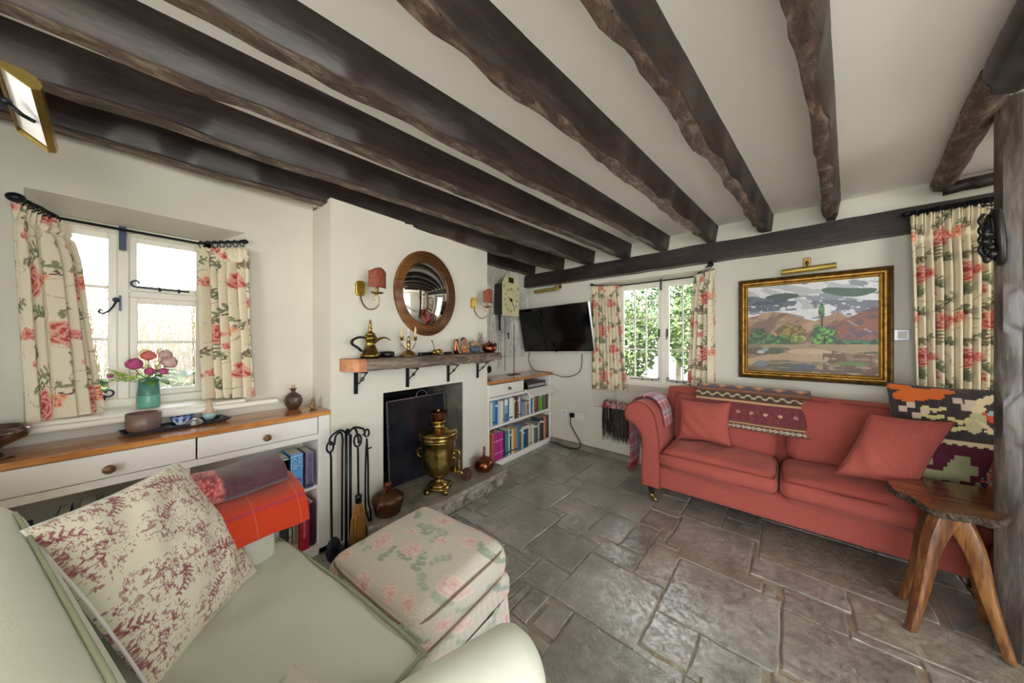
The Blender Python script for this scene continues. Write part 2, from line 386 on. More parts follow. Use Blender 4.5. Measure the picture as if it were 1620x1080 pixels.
def leafy(c, x, y, cx, cy, ang, ln, n, lw, col, tw, th, strength=1, curl=.6):
    for k in range(n):
        t = (k+.6)/n; a = ang+curl*t; px = cx+math.cos(a)*ln*t; py = cy+math.sin(a)*ln*t
        for sg in (-1, 1):
            la = a+sg*.9; ll = ln*.30*(1-.5*t); ex = px+math.cos(la)*ll/2; ey = py+math.sin(la)*ll/2
            dx = (x-ex+tw/2) % tw - tw/2; dy = (y-ey+th/2) % th - th/2
            uu = (dx*math.cos(la)+dy*math.sin(la))/(ll/2); vv = (-dx*math.sin(la)+dy*math.cos(la))/(lw*1.15)
            c = blend(c, (uu**2+vv**2 < 1)*strength, col)
        dx = (x-px+tw/2) % tw - tw/2; dy = (y-py+th/2) % th - th/2
        c = blend(c, ((dx**2+dy**2) < (lw*.8)**2)*strength, col)
    return c
def floral(u, v, sx=1.0, seed=0):
    """cream linen with red roses, coral blooms and sage fronds"""
    x = u+seed*.37; y = v+seed*.21; tw, th = .40*sx, .52
    wx = x+.010*(fbm(x*30, y*30, 3)-.5); wy = y+.010*(fbm(x*30+7, y*30, 3)-.5)
    c = np.tile(hx('#e6dcc2'), (len(x), 1)); c = c*(1+.04*(fbm(x*60, y*60)-.5))[:, None]
    sg, dg, br = hx('#8a8f6c'), hx('#5f6a50'), hx('#7c5a50')
    for i, (cx, cy, a, l) in enumerate(((.04, .13, .5, .13), (.21, .40, 2.6, .14), (.29, .16, -.7, .12), (.09, .47, 1.3, .11), (.36, .30, 1.9, .12), (.18, .13, 2.2, .10), (.02, .36, -.9, .10), (.30, .43, .6, .09))):
        c = leafy(c, wx, wy, cx*sx, cy, a, l, 7, .0052, sg, tw, th, curl=.9); c = leafy(c, wx, wy, cx*sx+.010, cy-.010, a+.2, l*.8, 6, .0032, dg if i % 2 else br, tw, th, curl=.9)
    st = np.abs(fbm(x*9+3, y*9, 2)-.5) < .006; c = blend(c, st*.6, br)
    D, M_, P_ = hx('#96282f'), hx('#c65a55'), hx('#e2a897')
    c = rose(c, wx, wy, .12*sx, .27, .064, .3, D, M_, P_, tw, th); c = rose(c, wx, wy, .32*sx, .05, .060, 1.9, hx('#962635'), M_, P_, tw, th)
    c = rose(c, wx, wy, .25*sx, .29, .036, 2.6, hx('#b84438'), hx('#dc8066'), hx('#efc09c'), tw, th); c = rose(c, wx, wy, .05*sx, .45, .032, .8, D, M_, P_, tw, th)
    c = rose(c, wx, wy, .20*sx, .20, .020, .1, hx('#c04038'), hx('#cc5a50'), P_, tw, th); c = rose(c, wx, wy, .01*sx, .05, .026, 1.1, hx('#b84438'), hx('#d4705c'), P_, tw, th)
    return c
def faded_roses(u, v):
    x, y = u, v; tw, th = .40, .42; wx = x+.010*(fbm(x*30, y*30, 3)-.5); wy = y+.010*(fbm(x*30+7, y*30, 3)-.5)
    c = np.tile(hx('#d3cdc2'), (len(x), 1)); t = ((np.floor(x*170)+np.floor(y*170)) % 2); c = c*(1-.13*t)[:, None]
    g, g2 = hx('#93a08f'), hx('#a9b1a0')
    for i, (cx, cy, a, l) in enumerate(((.10, .08, .6, .10), (.28, .28, 2.2, .11), (.20, .34, -.5, .10), (.38, .12, 1.4, .10), (.06, .26, 3.6, .09), (.22, .08, 1.0, .09), (.34, .36, 4.0, .09), (.12, .33, 1.8, .08), (.02, .15, 5.0, .08), (.26, .18, 5.4, .08))): c = leafy(c, wx, wy, cx, cy, a, l, 4, .0085, g if i % 2 else g2, tw, th, .85)
    for (cx, cy, r, p) in ((.14, .16, .050, .2), (.30, .20, .042, 1.4), (.24, .40, .044, 2.2), (.04, .36, .034, .7), (.38, .02, .034, 1.), (.07, .03, .030, 2.4), (.20, .27, .024, .4), (.35, .30, .026, 1.6)):
        c = rose(c, wx, wy, cx, cy, r, p, hx('#c98b90'), hx('#dcb6b0'), hx('#e3cfc5'), tw, th, .8)
    return c
def toile(u, v):
    """cream cotton printed in madder red: pastoral scenes drawn in fine lines"""
    x, y = u, v; c = np.tile(hx('#e3dfcb'), (len(x), 1)); red = hx('#8e2f45')
    tw, th = .27, .25; x = x+.004*(fbm(x*60, y*60, 2)-.5)
    for i, (cx, cy, r, k) in enumerate(((.07, .06, .056, 0), (.20, .05, .046, 1), (.13, .15, .058, 2), (.03, .19, .048, 3), (.23, .18, .050, 1), (.14, .235, .034, 0), (.02, .10, .03, 3))):
        dx = (x-cx+tw/2) % tw - tw/2; dy = (y-cy+th/2) % th - th/2
        env = np.clip(1.25-np.hypot(dx/(r*1.2), dy/r), 0, 1)
        n = fbm(dx*55+i*9, dy*55+i*5, 4); lines = (np.abs(n-.5) < .012+.014*env) | (np.abs(fbm(dx*80+i, dy*80, 3)-.42) < .006)
        n2 = fbm(dx*110+i*3, dy*110, 3); fill = (n2 > .66)*(env > .35)
        c = blend(c, (lines*(env > .15))*.85, red); c = blend(c, fill*.6, red)
        if k in (1, 2): c = leafy(c, x, y, cx-.01, cy, .9+i, r*1.3, 7, .0022, red, tw, th, .8)
        # small animal and figure silhouettes
        if k in (0, 2):
            for (ox, oy, a, b) in ((0, 0, .022, .010), (.020, .012, .007, .006), (-.012, -.014, .003, .012), (.012, -.014, .003, .012)):
                e = ((dx-ox)/a)**2+((dy-oy)/b)**2
                c = blend(c, ((e < 1)*(e > .62))*.8, red); c = blend(c, (e < .62)*(n2 > .5)*.45, red)
    return c
def tartan(u, v):
    x = u; y = v; c = np.tile(hx('#b03a4c'), (len(x), 1))
    def band(t, per, a, b): t = t % per; return ((t > a) & (t < b)).astype(float)
    for t in (x, y*1.0):
        c = blend(c, band(t, .13, .0, .03)*.55, hx('#8fb3bd')); c = blend(c, band(t, .13, .05, .058)*.7, hx('#e6dada')); c = blend(c, band(t, .13, .09, .10)*.6, hx('#5e2a38'))
    return c
def kilim_band(u, v, L, H):
    """v from the lower edge up: braided edge, dark stripes, madder field with small diamonds, orange lozenges on top"""
    x, y = u*L, v; c = np.tile(hx('#6a4436'), (len(x), 1))
    def between(a, b): return ((y > a) & (y < b)).astype(float)
    c = blend(c, between(0, .05), hx('#5a4a3c')); c = blend(c, between(.012, .045)*(np.sin((x*1.0)*150+np.sign(np.sin(y*300))*1.4) > .0), hx('#cfc6ae'))
    c = blend(c, between(.07, .085), hx('#c4a47c')); c = blend(c, between(.105, .33), hx('#6b3038')); c = blend(c, between(.105, .33)*(fbm(x*90, y*20) > .6)*.35, hx('#8a4a4a'))
    dx = (x % .11)-.055; d = np.abs(dx)+np.abs(y-.22)*.9; c = blend(c, ((d < .018) & (d > .009)), hx('#d9c3a0')); 
    c = blend(c, between(.345, .36), hx('#c79c74')); c = blend(c, between(.38, .47), hx('#4a3a30')); c = blend(c, between(.40, .455)*(np.abs(np.sin(x*70)-(y-.427)*45) < .5), hx('#b9ab90'))
    c = blend(c, between(.49, .52), hx('#8b5c3f'))
    z = y-.62; t = np.abs(((x/.16) % 1)-.5)*2; dd = np.abs(z)/.10+t
    c = blend(c, between(.52, 1.5), hx('#54405a')); c = blend(c, (dd < .86)*between(.52, 1.5), hx('#c06a38')); c = blend(c, (dd < .45)*between(.52, 1.5), hx('#cfb49c'))
    c = blend(c, ((dd < .98) & (dd > .86))*between(.52, 1.5), hx('#2f2b3c'))
    return c*(1+.12*(fbm(u*L*200, v*60)-.5))[:, None]
def kilim_cushion(u, v):
    """charcoal kilim with stepped motifs; lower half madder purple"""
    N_ = 64; gx = np.floor(u*N_)+.5; gy = np.floor(v*N_)+.5; c = np.tile(hx('#2b2424'), (len(u), 1))
    c = blend(c, (hsh(np.floor(u*120), gy*0)*.5+.1), hx('#4a403e')); cr, pk, gn, og = hx('#d8c49c'), hx('#cfa98f'), hx('#a3a27c'), hx('#d2662c')
    def ell(cx, cy, a, b, r=0): 
        X_ = gx-cx; Y_ = gy-cy; return (((X_*math.cos(r)+Y_*math.sin(r))/a)**2+((-X_*math.sin(r)+Y_*math.cos(r))/b)**2 < 1)
    c = blend(c, (gy < 26), hx('#5a1f33'))
    c = blend(c, (gy > 26) & (gy < 29) & (((gx // 2) % 2 == 0) | (gy > 27)), cr)
    for e, k in ((ell(12, 56, 10, 4.5, .2), og), (ell(6, 61, 6, 2.5), og), (ell(24, 60, 6, 2.2), og), (ell(22, 57, 3, 3), og), (ell(56, 53, 8, 5, -.3), pk), (ell(57, 41, 8, 4.5, .2), pk),
                 (ell(44, 44, 8, 2.6, -.5), hx('#c5483a')), (ell(45, 48.5, 5, 1.3, .35), hx('#8fb0b0')), (ell(41, 55, 10, 2.2, .6), cr), (ell(36, 41, 3.5, 7, -.3), hx('#b8b184')), (ell(37, 50, 4, 3), cr),
                 (ell(50, 34, 12, 1.6, -.25), cr), (ell(42, 37, 8, 1.2, -.8), cr)):
        c = blend(c, e*1.0, k)
    for (a, b) in ((4, 44), (10, 40), (14, 44), (8, 47), (28, 52), (31, 48), (33, 51)): c = blend(c, (gx > a) & (gx < a+4.5) & (gy > b) & (gy < b+4), hx('#cdb6a6'))
    for (a, b) in ((20, 46), (19, 41), (30, 40), (27, 35), (22, 36)):
        for q in range(-2, 3): c = blend(c, (np.abs(gx-a-q*1.6) < 1.4) & (np.abs(gy-b-abs(q)*1.1) < 1), hx('#cbbf83'))
    for (a, b, w, h) in ((30, 12, 6, 8), (27, 8, 5, 9), (50, 16, 5, 5), (40, 3, 5, 4), (12, 14, 6, 4), (18, 5, 8, 4)):
        c = blend(c, (np.abs(gx-a) < w*.5) & (np.abs(gy-b) < h), gn); c = blend(c, (np.abs(gx-a) < w) & (np.abs(gy-b) < h*.4), gn)
    c = blend(c, ell(44, 2, 6, 1.6, -.2), og)
    return c
def pillow(name, w, h, t, colf, mat, parent=None, n=34, pinch=.10, sag=.0, seed=0):
    """square cushion standing in its local XZ plane, centred at 0; local -Y is the face"""
    u, v = grid(n, n); U = u*2-1; Vv = v*2-1; V = []; F = []; C = []
    th = t/2*np.clip((1-U**2)*(1-Vv**2), 0, 1)**.42
    px = U*w/2*(1-pinch*(1-Vv**2)*np.abs(U)**3); pz = Vv*h/2*(1-pinch*(1-U**2)*np.abs(Vv)**3)
    th = th*(1+.10*(fbm(U*2.2+seed, Vv*2.2)-.5)*2)+ .010*np.sin((U*1.3+Vv)*7+seed)*(1-U**2)*(1-Vv**2)*np.abs(U+Vv)
    if sag: pz = pz - sag*(1-U**2)*(Vv+1)/2
    col = colf((U+1)*w/2, (Vv+1)*h/2) if colf else None
    me = arr_mesh(name, np.concatenate([np.stack([px, -th, pz], 1), np.stack([px, th, pz], 1)]), grid_faces(n, n)+[f[::-1] for f in grid_faces(n, n, n*n)], np.concatenate([col, col]) if col is not None else None)
    bm = bmesh.new(); bm.from_mesh(me); bmesh.ops.remove_doubles(bm, verts=bm.verts, dist=1e-5); bm.to_mesh(me); bm.free()
    o = obj(name, me, mat, parent, True); return o
def pillow_edge(w, h, pinch=.10, n=16, sag=0):
    pts = []
    def P(U, Vv): 
        x = U*w/2*(1-pinch*(1-Vv**2)*abs(U)**3); z = Vv*h/2*(1-pinch*(1-U**2)*abs(Vv)**3)-sag*(1-U*U)*(Vv+1)/2; return (x, 0, z)
    for k in range(n): pts.append(P(-1+2*k/n, -1))
    for k in range(n): pts.append(P(1, -1+2*k/n))
    for k in range(n): pts.append(P(1-2*k/n, 1))
    for k in range(n): pts.append(P(-1, 1-2*k/n))
    return pts
def pose(o, centre, xdir, zdir):
    """stand a thing so its local X runs along xdir and local Z close to zdir"""
    x = Vector(xdir).normalized(); z = Vector(zdir); z = (z-x*z.dot(x)).normalized(); y = z.cross(x)
    M = Matrix((x, y, z)).transposed().to_4x4(); o.location = centre; o.rotation_euler = M.to_euler(); return o
def letters(txt, size, M, mat, parent, name='lettering', depth=.0006, align='CENTER', sx=1):
    c = bpy.data.curves.new('t', 'FONT'); c.body = txt; c.size = size; c.extrude = depth; c.align_x = align; c.align_y = 'CENTER'
    t = bpy.data.objects.new('t', c); COL.objects.link(t); bpy.context.view_layer.update()
    me = bpy.data.meshes.new_from_object(t.evaluated_get(bpy.context.evaluated_depsgraph_get())); bpy.data.objects.remove(t); bpy.data.curves.remove(c)
    me.transform(M @ Matrix.Diagonal((sx, 1, 1, 1))); me.materials.clear()
    return obj(name, me, mat, parent)
# ================================================================ THE SETTING
def wall_mesh(s0, s1, z0, z1, q0, q1, holes, P):
    """slab between q0 (room side) and q1 with splayed openings (sa,sb,za,zb, sa2,sb2,za2,zb2)"""
    bm = bmesh.new(); g = lambda s, q, z: bm.verts.new(P(s, q, z))
    for q, k in ((q0, 0), (q1, 4)):
        ss = sorted({s0, s1, *[h[k] for h in holes], *[h[k+1] for h in holes]}); zs = sorted({z0, z1, *[h[k+2] for h in holes], *[h[k+3] for h in holes]})
        for a, b in zip(ss, ss[1:]):
            for c, d in zip(zs, zs[1:]):
                ms, mz = (a+b)/2, (c+d)/2
                if any(h[k] < ms < h[k+1] and h[k+2] < mz < h[k+3] for h in holes): continue
                bm.faces.new([g(a, q, c), g(b, q, c), g(b, q, d), g(a, q, d)])
    for h in holes:
        f = [(h[0], h[2]), (h[1], h[2]), (h[1], h[3]), (h[0], h[3])]; r = [(h[4], h[6]), (h[5], h[6]), (h[5], h[7]), (h[4], h[7])]
        for i in range(4):
            j = (i+1) % 4; bm.faces.new([g(f[i][0], q0, f[i][1]), g(f[j][0], q0, f[j][1]), g(r[j][0], q1, r[j][1]), g(r[i][0], q1, r[i][1])])
    o = [(s0, z0), (s1, z0), (s1, z1), (s0, z1)]
    for i in range(4):
        j = (i+1) % 4; bm.faces.new([g(o[i][0], q0, o[i][1]), g(o[j][0], q0, o[j][1]), g(o[j][0], q1, o[j][1]), g(o[i][0], q1, o[i][1])])
    bmesh.ops.remove_doubles(bm, verts=bm.verts, dist=1e-5); return bm
CZ = 2.33; XR = 3.0; YB = -3.0
# left wall with the small window, then the chimney breast, then the stone alcove
struct('wall_left', wall_mesh(-.44, .84, 0, CZ+.1, 2.38, 2.64, [(-.255, .455, .905, 1.935, -.19, .31, .96, 1.875)], LW), 'plaster')
struct('wall_left_rear', B((-2.7, -2.38, YB-.2, -.44, 0, CZ+.1)), 'plaster')
struct('wall_partition', B((-2.38, -1.75, -.52, -.43, 0, CZ)), 'plaster')
struct('wall_chimney_breast', wall_mesh(.808, 2.235, 0, 2.19, 2.09, 2.62, [(1.155, 1.915, .12, .924, 1.155, 1.915, .12, .924)], LW), 'plaster')
bm = B((-2.62, -2.30, .808, 2.235, 2.18, CZ+.1)); struct('wall_over_breast', bm, 'plaster')
bm = bmesh.new(); box(bm, -2.72, -2.60, 1.1, 1.95, .05, 1.0); struct('wall_fireback', bm, 'soot')
struct('trim_fireplace_side', B((-2.60, -2.095, 1.907, 1.915, .13, .924)), 'grey_render')
struct('trim_fireplace_side_2', B((-2.60, -2.13, 1.155, 1.163, .13, .924)), 'soot')
struct('trim_fireplace_top', B((-2.60, -2.11, 1.163, 1.907, .916, .924)), 'soot')
# uneven whitewashed stone in the alcove
def alc(u, v):
    s = 2.20+u*1.32; z = .86+v*1.52; d = (fbm(s*4, z*4, 4)-.5)*.05+(fbm(s*11, z*11+3, 3)-.5)*.02
    return (-2.475+d, s, z)
o = sheet('wall_alcove', 70, 70, alc, None, 'whitewashed_stone', thick=0); o['kind'] = 'structure'
struct('wall_alcove_lower', B((-2.70, -2.50, 2.20, 3.75, 0, CZ+.1)), 'plaster')
struct('trim_alcove_panel', B((-2.47, -2.43, 2.24, 3.44, .88, 1.09)), 'white_paint')
# far wall: garden window, then a doorway behind the long curtain
struct('wall_far', wall_mesh(-2.85, 3.2, 0, CZ+.1, 3.33, 3.66, [(-1.70, -.505, .53, 1.955, -1.50, -.62, .53, 1.93), (.98, 2.35, .02, 2.05, .98, 2.35, .02, 2.05)], lambda s, q, z: FW(s, q, z)), 'plaster')
o = struct('trim_window_seat_back', B((-1.52, -.60, 0, .10, .50, .80)), 'plaster'); place(o, FW(0, 3.56, 0), RF)
# unseen walls behind the eye, wide openings added to let in fill light
struct('wall_right', wall_mesh(YB, 3.4, 0, CZ+.1, XR, XR+.25, [(-1.6, .9, .35, 2.1, -1.6, .9, .35, 2.1)], lambda s, q, z: Vector((q, s, z))), 'plaster')
struct('wall_rear', wall_mesh(-2.7, XR+.25, 0, CZ+.1, -YB, -YB+.25, [(-1.3, 1.9, .3, 2.1, -1.3, 1.9, .3, 2.1)], lambda s, q, z: Vector((s, -q, z))), 'plaster')
struct('ceiling', B((-2.75, XR+.3, YB-.3, 4.2, CZ, CZ+.12)), 'ceiling_plaster')
# daylight portals
portal((-2.66, .06, 1.42), (0, -PI/2, 0), .94, .52)
portal(FW(-1.06, 3.68, 1.38), (-PI/2, 0, RF), .9, 1.15)
portal(FW(1.66, 3.68, 1.05), (-PI/2, 0, RF), 1.38, 2.04)
portal((XR+.27, -.35, 1.22), (0, PI/2, 0), 1.76, 2.52)
portal((.3, YB-.27, 1.2), (PI/2, 0, 0), 3.22, 1.82)
# ---- floor: flagstones, traced where the photograph shows them (left and right corners in far-wall axes)
struct('floor', B((-2.75, XR+.3, YB-.3, 3.9, -.08, -.006)), 'flag_bed')
C0 = Vector((0, 0, EYE)); fwv = Vector((-math.sin(YAW), math.cos(YAW), 0)); rtv = Vector((math.cos(YAW), math.sin(YAW), 0))
def ray(px, py): return fwv + rtv*((px-810)/FPX) + Vector((0, 0, 1))*((538-py)/FPX)
def onz(px, py, z=0): d = ray(px, py); return C0 + d*((z-EYE)/d.z)
slabs = [((1037,963),(1237,951)), ((871,941),(1052,931)), ((939,884),(1018,879)), ((993,907),(1094,881)), ((801,778),(912,773)), ((868,800),(962,808)), ((892,787),(1039,793)),
 ((749,828),(899,811)), ((876,829),(941,824)), ((822,860),(960,860)), ((916,842),(1012,823)), ((960,860),(1054,838)), ((1012,823),(1076,822)), ((826,748),(924,742)), ((880,763),(931,763)),
 ((903,753),(1004,747)), ((891,737),(948,727)), ((972,771),(1062,765)), ((1046,857),(1195,854)), ((1137,835),(1206,835)), ((1186,877),(1440,893)), ((1171,900),(1338,925)), ((1234,960),(1336,957)),
 ((1336,990),(1555,975)), ((1207,1043),(1443,1038)), ((1005,1009),(1108,1002)), ((1077,1050),(1208,1046)), ((840,1055),(1078,1054)), ((840,986),(925,974)), ((748,805),(826,789))]
rects = []
for a, b in slabs:
    p, q = onz(*a), onz(*b); rects.append([min(p.dot(DF), q.dot(DF)), max(p.dot(DF), q.dot(DF)), min(p.dot(NF), q.dot(NF)), max(p.dot(NF), q.dot(NF))])
def clash(r, R, e=.006): return any(r[0] < t[1]-e and r[1] > t[0]+e and r[2] < t[3]-e and r[3] > t[2]+e for t in R)
# snap neighbouring traced slabs so they do not overlap
for i, r in enumerate(rects):
    for t in rects[:i]:
        ox = min(r[1], t[1])-max(r[0], t[0]); oy = min(r[3], t[3])-max(r[2], t[2])
        if ox > 0 and oy > 0:
            if ox < oy:
                if r[0] < t[0]: r[1] = t[0]
                else: r[0] = t[1]
            else:
                if r[2] < t[2]: r[3] = t[2]
                else: r[2] = t[3]
rects = [r for r in rects if r[1]-r[0] > .06 and r[3]-r[2] > .06]
# the rest of the floor is filled with random flags on a fine lattice
G = .05; S0, Q0 = -2.95, -2.9; NS, NQ = int(6.1/G), int(6.2/G); occ = np.zeros((NS, NQ), bool)
for i in range(NS):
    for j in range(NQ):
        cs, cq = S0+(i+.5)*G, Q0+(j+.5)*G
        if any(r[0]-.004 < cs < r[1]+.004 and r[2]-.004 < cq < r[3]+.004 for r in rects): occ[i, j] = True
rnd = random.Random(5); fill = []
for j in range(NQ):
    for i in range(NS):
        if occ[i, j]: continue
        w = rnd.choice((5, 6, 8, 10, 11)); h = rnd.choice((4, 6, 7, 8)); a = 0
        while a < w and i+a < NS and not occ[i+a, j]: a += 1
        b = 0
        while b < h and j+b < NQ and not occ[i:i+a, j+b].any(): b += 1
        if a*G < .08 and i+a < NS: pass
        occ[i:i+a, j:j+b] = True; fill.append([S0+i*G, S0+(i+a)*G, Q0+j*G, Q0+(j+b)*G])
V = []; F = []; CC = []
def slab_geo(r, tint, g=.007):
    s0, s1, q0, q1 = r[0]+g*.6, r[1]-g*.6, r[2]+g*.6, r[3]-g*.6
    if s1-s0 < .02 or q1-q0 < .02: return
    n = 7; ring = []
    for k in range(4):
        A = ((s0, q0), (s1, q0), (s1, q1), (s0, q1)); (a, b), (c, d) = A[k], A[(k+1) % 4]
        for t in range(n):
            f = t/n; x, y = a+(c-a)*f, b+(d-b)*f; jx = .006*(vn(np.array([x*14+3]), np.array([y*14]))[0]-.5)*1.6; jy = .006*(vn(np.array([x*14]), np.array([y*14+9]))[0]-.5)*1.6
            ring.append((x+jx, y+jy))
    cx, cy = (s0+s1)/2, (q0+q1)/2; b0 = len(V); N_ = len(ring); zz = rnd.uniform(-.0015, .0015)
    for lev, (k, z) in enumerate(((0, -.012), (0, -.003+zz), (.006, 0+zz))):
        for x, y in ring:
            dx, dy = cx-x, cy-y; L = math.hypot(dx, dy); p = FW(x+dx/L*k, y+dy/L*k, z); V.append(tuple(p)); CC.append(tint)
    for lev in range(2):
        for i in range(N_): F.append((b0+lev*N_+i, b0+lev*N_+(i+1) % N_, b0+(lev+1)*N_+(i+1) % N_, b0+(lev+1)*N_+i))
    F.append(tuple(b0+2*N_+i for i in range(N_)))
tints = ['#b4b0a8', '#aba8a2', '#bdbab4', '#b9b3a8', '#a6a29a', '#bab3a5', '#c2bfb9']
for r in rects+fill: slab_geo(r, np.array(hexc(rnd.choice(tints))))
fo = obj('floor_flagstones', arr_mesh('floor', V, F, np.array(CC)), 'flagstone'); fo['kind'] = 'structure'; fo.name = 'floor_flags'
# ---- ceiling beams
def beam(label, far, near, w, z0=2.185, dz=.15, back=-1.6, mat='beam_wood', seed=0, wob=.008, front=None, group='ceiling beams', lean=.02, taper=0):
    """far/near: plan points of the right-hand lower arris"""
    F_, N_ = Vector((*far, 0)), Vector((*near, 0)); d = (F_-N_).normalized(); L = (F_-N_).length
    start = N_ + d*((back-N_.y)/d.y) if back is not None else N_; tot = (F_-start).length; n = max(8, int(tot/.06)); side = Vector((-d.y, d.x, 0))
    bm = bmesh.new(); rings = []; r_ = random.Random(seed)
    for i in range(n+1):
        t = i/n; p = start + d*tot*t; A = np.array([t*tot*5+seed*3.1]); o1 = (fbm(A, A*0+seed, 3)[0]-.5)*wob*3; o2 = (fbm(A*1.3, A*0+seed+5, 3)[0]-.5)*wob*3; o3 = (fbm(A*1.1, A*0+seed+9, 3)[0]-.5)*wob*2
        ww = w + taper*(1-t)
        pts = [(side*(ww+o1), z0+o3*.6+.004), (side*(ww*.93+o1), z0+o3), (side*(o2+.006), z0+o3), (side*(o2), z0+o3+.006), (side*(-lean), CZ+.01), (side*(ww+lean*.5), CZ+.01)]
        rings.append([bm.verts.new(Vector((p.x, p.y, 0))+s_+Vector((0, 0, z))) for s_, z in pts])
    for a, b in zip(rings, rings[1:]):
        for k in range(6): 
            f = bm.faces.new((a[k], a[(k+1) % 6], b[(k+1) % 6], b[k])); f.material_index = 1 if k in (0, 1) else 0  # underside faces take the wood with reflected light painted in
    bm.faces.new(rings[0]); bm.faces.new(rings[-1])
    o = obj('ceiling_beam', bm, [mat, 'hewn_soffit_lit'], None, 2); return tag(o, label, 'beam', group)
beam('dark ceiling beam hard against the window wall, lowest and shortest in view', (-2.435, .80), (-2.40, -.31), .055, 2.20, back=-.42, seed=1)
beam('short dark beam end above the wall clock, right of the chimney breast', (-2.35, 3.44), (-2.37, 2.24), .10, 2.175, back=2.24, seed=2)
beam('dark ceiling beam resting on the top of the chimney breast, its end the second from the room corner', (-1.91, 3.445), (-2.24, -.29), .09, 2.168, back=-.42, seed=3)
beam('dark ceiling beam whose far end is third from the room corner, just right of the television', (-1.5, 3.42), (-1.90, -.245), .085, 2.178, seed=4)
beam('dark ceiling beam with its far end above the left curtain of the garden window', (-1.08, 3.40), (-1.517, -.17), .08, 2.178, seed=5, wob=.01)
beam('dark ceiling beam with its far end above the middle of the garden window', (-.70, 3.38), (-1.139, .13), .075, 2.185, seed=6, wob=.012)
beam('waney dark ceiling beam with its far end just right of the garden window', (-.30, 3.35), (-.683, .492), .072, 2.19, seed=7, wob=.018)
beam('waney dark ceiling beam with its far end above the left half of the painting', (.08, 3.33), (-.291, .804), .065, 2.193, seed=8, wob=.018)
beam('slim waney ceiling beam with pale streaks, its far end above the right part of the painting', (.46, 3.31), (.119, 1.131), .055, 2.19, seed=9, wob=.016)
# wall plate along the far wall
bm = bmesh.new(); n = 60; rings = []
for i in range(n+1):
    s = -2.76+i/n*4.6; A = np.array([s*3.]); j = (fbm(A, A*0)[0]-.5)*.02; k = (fbm(A, A*0+7)[0]-.5)*.02
    rings.append([bm.verts.new(FW(s, q, z)) for q, z in ((3.235, 2.008+j), (3.36, 2.006+j), (3.36, 2.175), (3.24, 2.168+k))])
for a, b in zip(rings, rings[1:]):
    for k in range(4): bm.faces.new((a[k], a[(k+1) % 4], b[(k+1) % 4], b[k]))
bm.faces.new(rings[0]); bm.faces.new(rings[-1])
tag(obj('wall_plate_beam', bm, 'beam_wood_x'), 'long heavy dark beam running level along the far wall under the ceiling beam ends', 'beam')
# stair opening timbers at the top right
t = thing('stair_trimmer', 'hewn timber trimmer with a rounded log end at the top right beside the post', 'beam', (.90, 3.20, 2.2))
def log(pts, rads, mat, par, name, seed=0, flat=1):
    bm = tube(spline(pts, 6), [rads[0]+(rads[1]-rads[0])*i/(6*(len(pts)-1)) for i in range(6*(len(pts)-1)+1)], 9, flat=flat)
    for v in bm.verts:
        A = np.array([v.co.x*14+seed]); v.co += Vector((1, 1, 1))*(fbm(A, np.array([v.co.y*14+v.co.z*14]))[0]-.5)*.03
    o = obj(name, bm, mat, par, True); return o
o_ = Vector((.90, 3.20, 2.2))
log([Vector((.905,3.20,2.28))-o_, Vector((.82,2.70,2.29))-o_, Vector((.74,2.25,2.29))-o_, Vector((.70,2.0,2.28))-o_], (.05, .055), 'hewn_soffit_lit', t, 'edge_timber', 1)
log([Vector((.74,2.02,2.275))-o_, Vector((.70,1.85,2.27))-o_, Vector((.66,1.5,2.26))-o_, Vector((.62,1.0,2.26))-o_, Vector((.60,.4,2.26))-o_], (.075, .10), 'beam_wood', t, 'log', 2)
log([Vector((.90,3.19,2.235))-o_, Vector((1.10,3.14,2.24))-o_, Vector((1.4,3.1,2.25))-o_], (.035, .04), 'beam_wood_x', t, 'cross_timber', 3)
bm = bmesh.new(); vs = [bm.verts.new(Vector(p)-o_) for p in ((.90,3.18,2.30),(1.5,3.10,2.30),(1.5,2.0,2.30),(.72,2.0,2.30),(.90,3.18,2.325),(1.5,3.10,2.325),(1.5,2.0,2.325),(.72,2.0,2.325))]
for f in ((0,1,2,3),(4,5,6,7),(0,1,5,4),(1,2,6,5),(2,3,7,6),(3,0,4,7)): bm.faces.new([vs[i] for i in f])
obj('board', bm, 'white_soft', t)
# oak post at the right
pp_ = ray(1572, 538)*1.30; t = thing('timber_post', 'massive dark hewn oak post at the right edge of the room', 'post', (pp_.x, pp_.y, 0), 0)
def face(u, v):
    return u, v
bm = bmesh.new(); n = 44; rings = []
fr = ray(1572, 538); fx = Vector((rtv.x, rtv.y, 0)); fy = Vector((fwv.x, fwv.y, 0))
poly = [(0.0, 0.0), (.002, -.024), (.03, -.055), (.22, -.06), (.30, -.045), (.32, .01), (.30, .06), (.16, .095)]
for i in range(n+1):
    z = i/n*CZ; ring = []
    for k, (a, b) in enumerate(poly):
        A = np.array([z*5+k*7.]); w = (fbm(A, A*0+k)[0]-.5)*.022*(0.35 if k == 0 else 1)
        p = fx*(a+w)+fy*(b+w*.6); ring.append(bm.verts.new((p.x, p.y, z)))
    rings.append(ring)
for a, b in zip(rings, rings[1:]):
    for k in range(8): bm.faces.new((a[k], a[(k+1) % 8], b[(k+1) % 8], b[k]))
bm.faces.new(rings[0]); bm.faces.new(rings[-1]); obj('post', bm, 'post_wood', t, 2)
nb = tube([Vector((-.03, -.02, 1.865)), Vector((.02, .02, 1.87))], .0035, 6); ball(nb, (-.03, -.02, 1.865), .007); obj('nail', nb, 'iron', t)
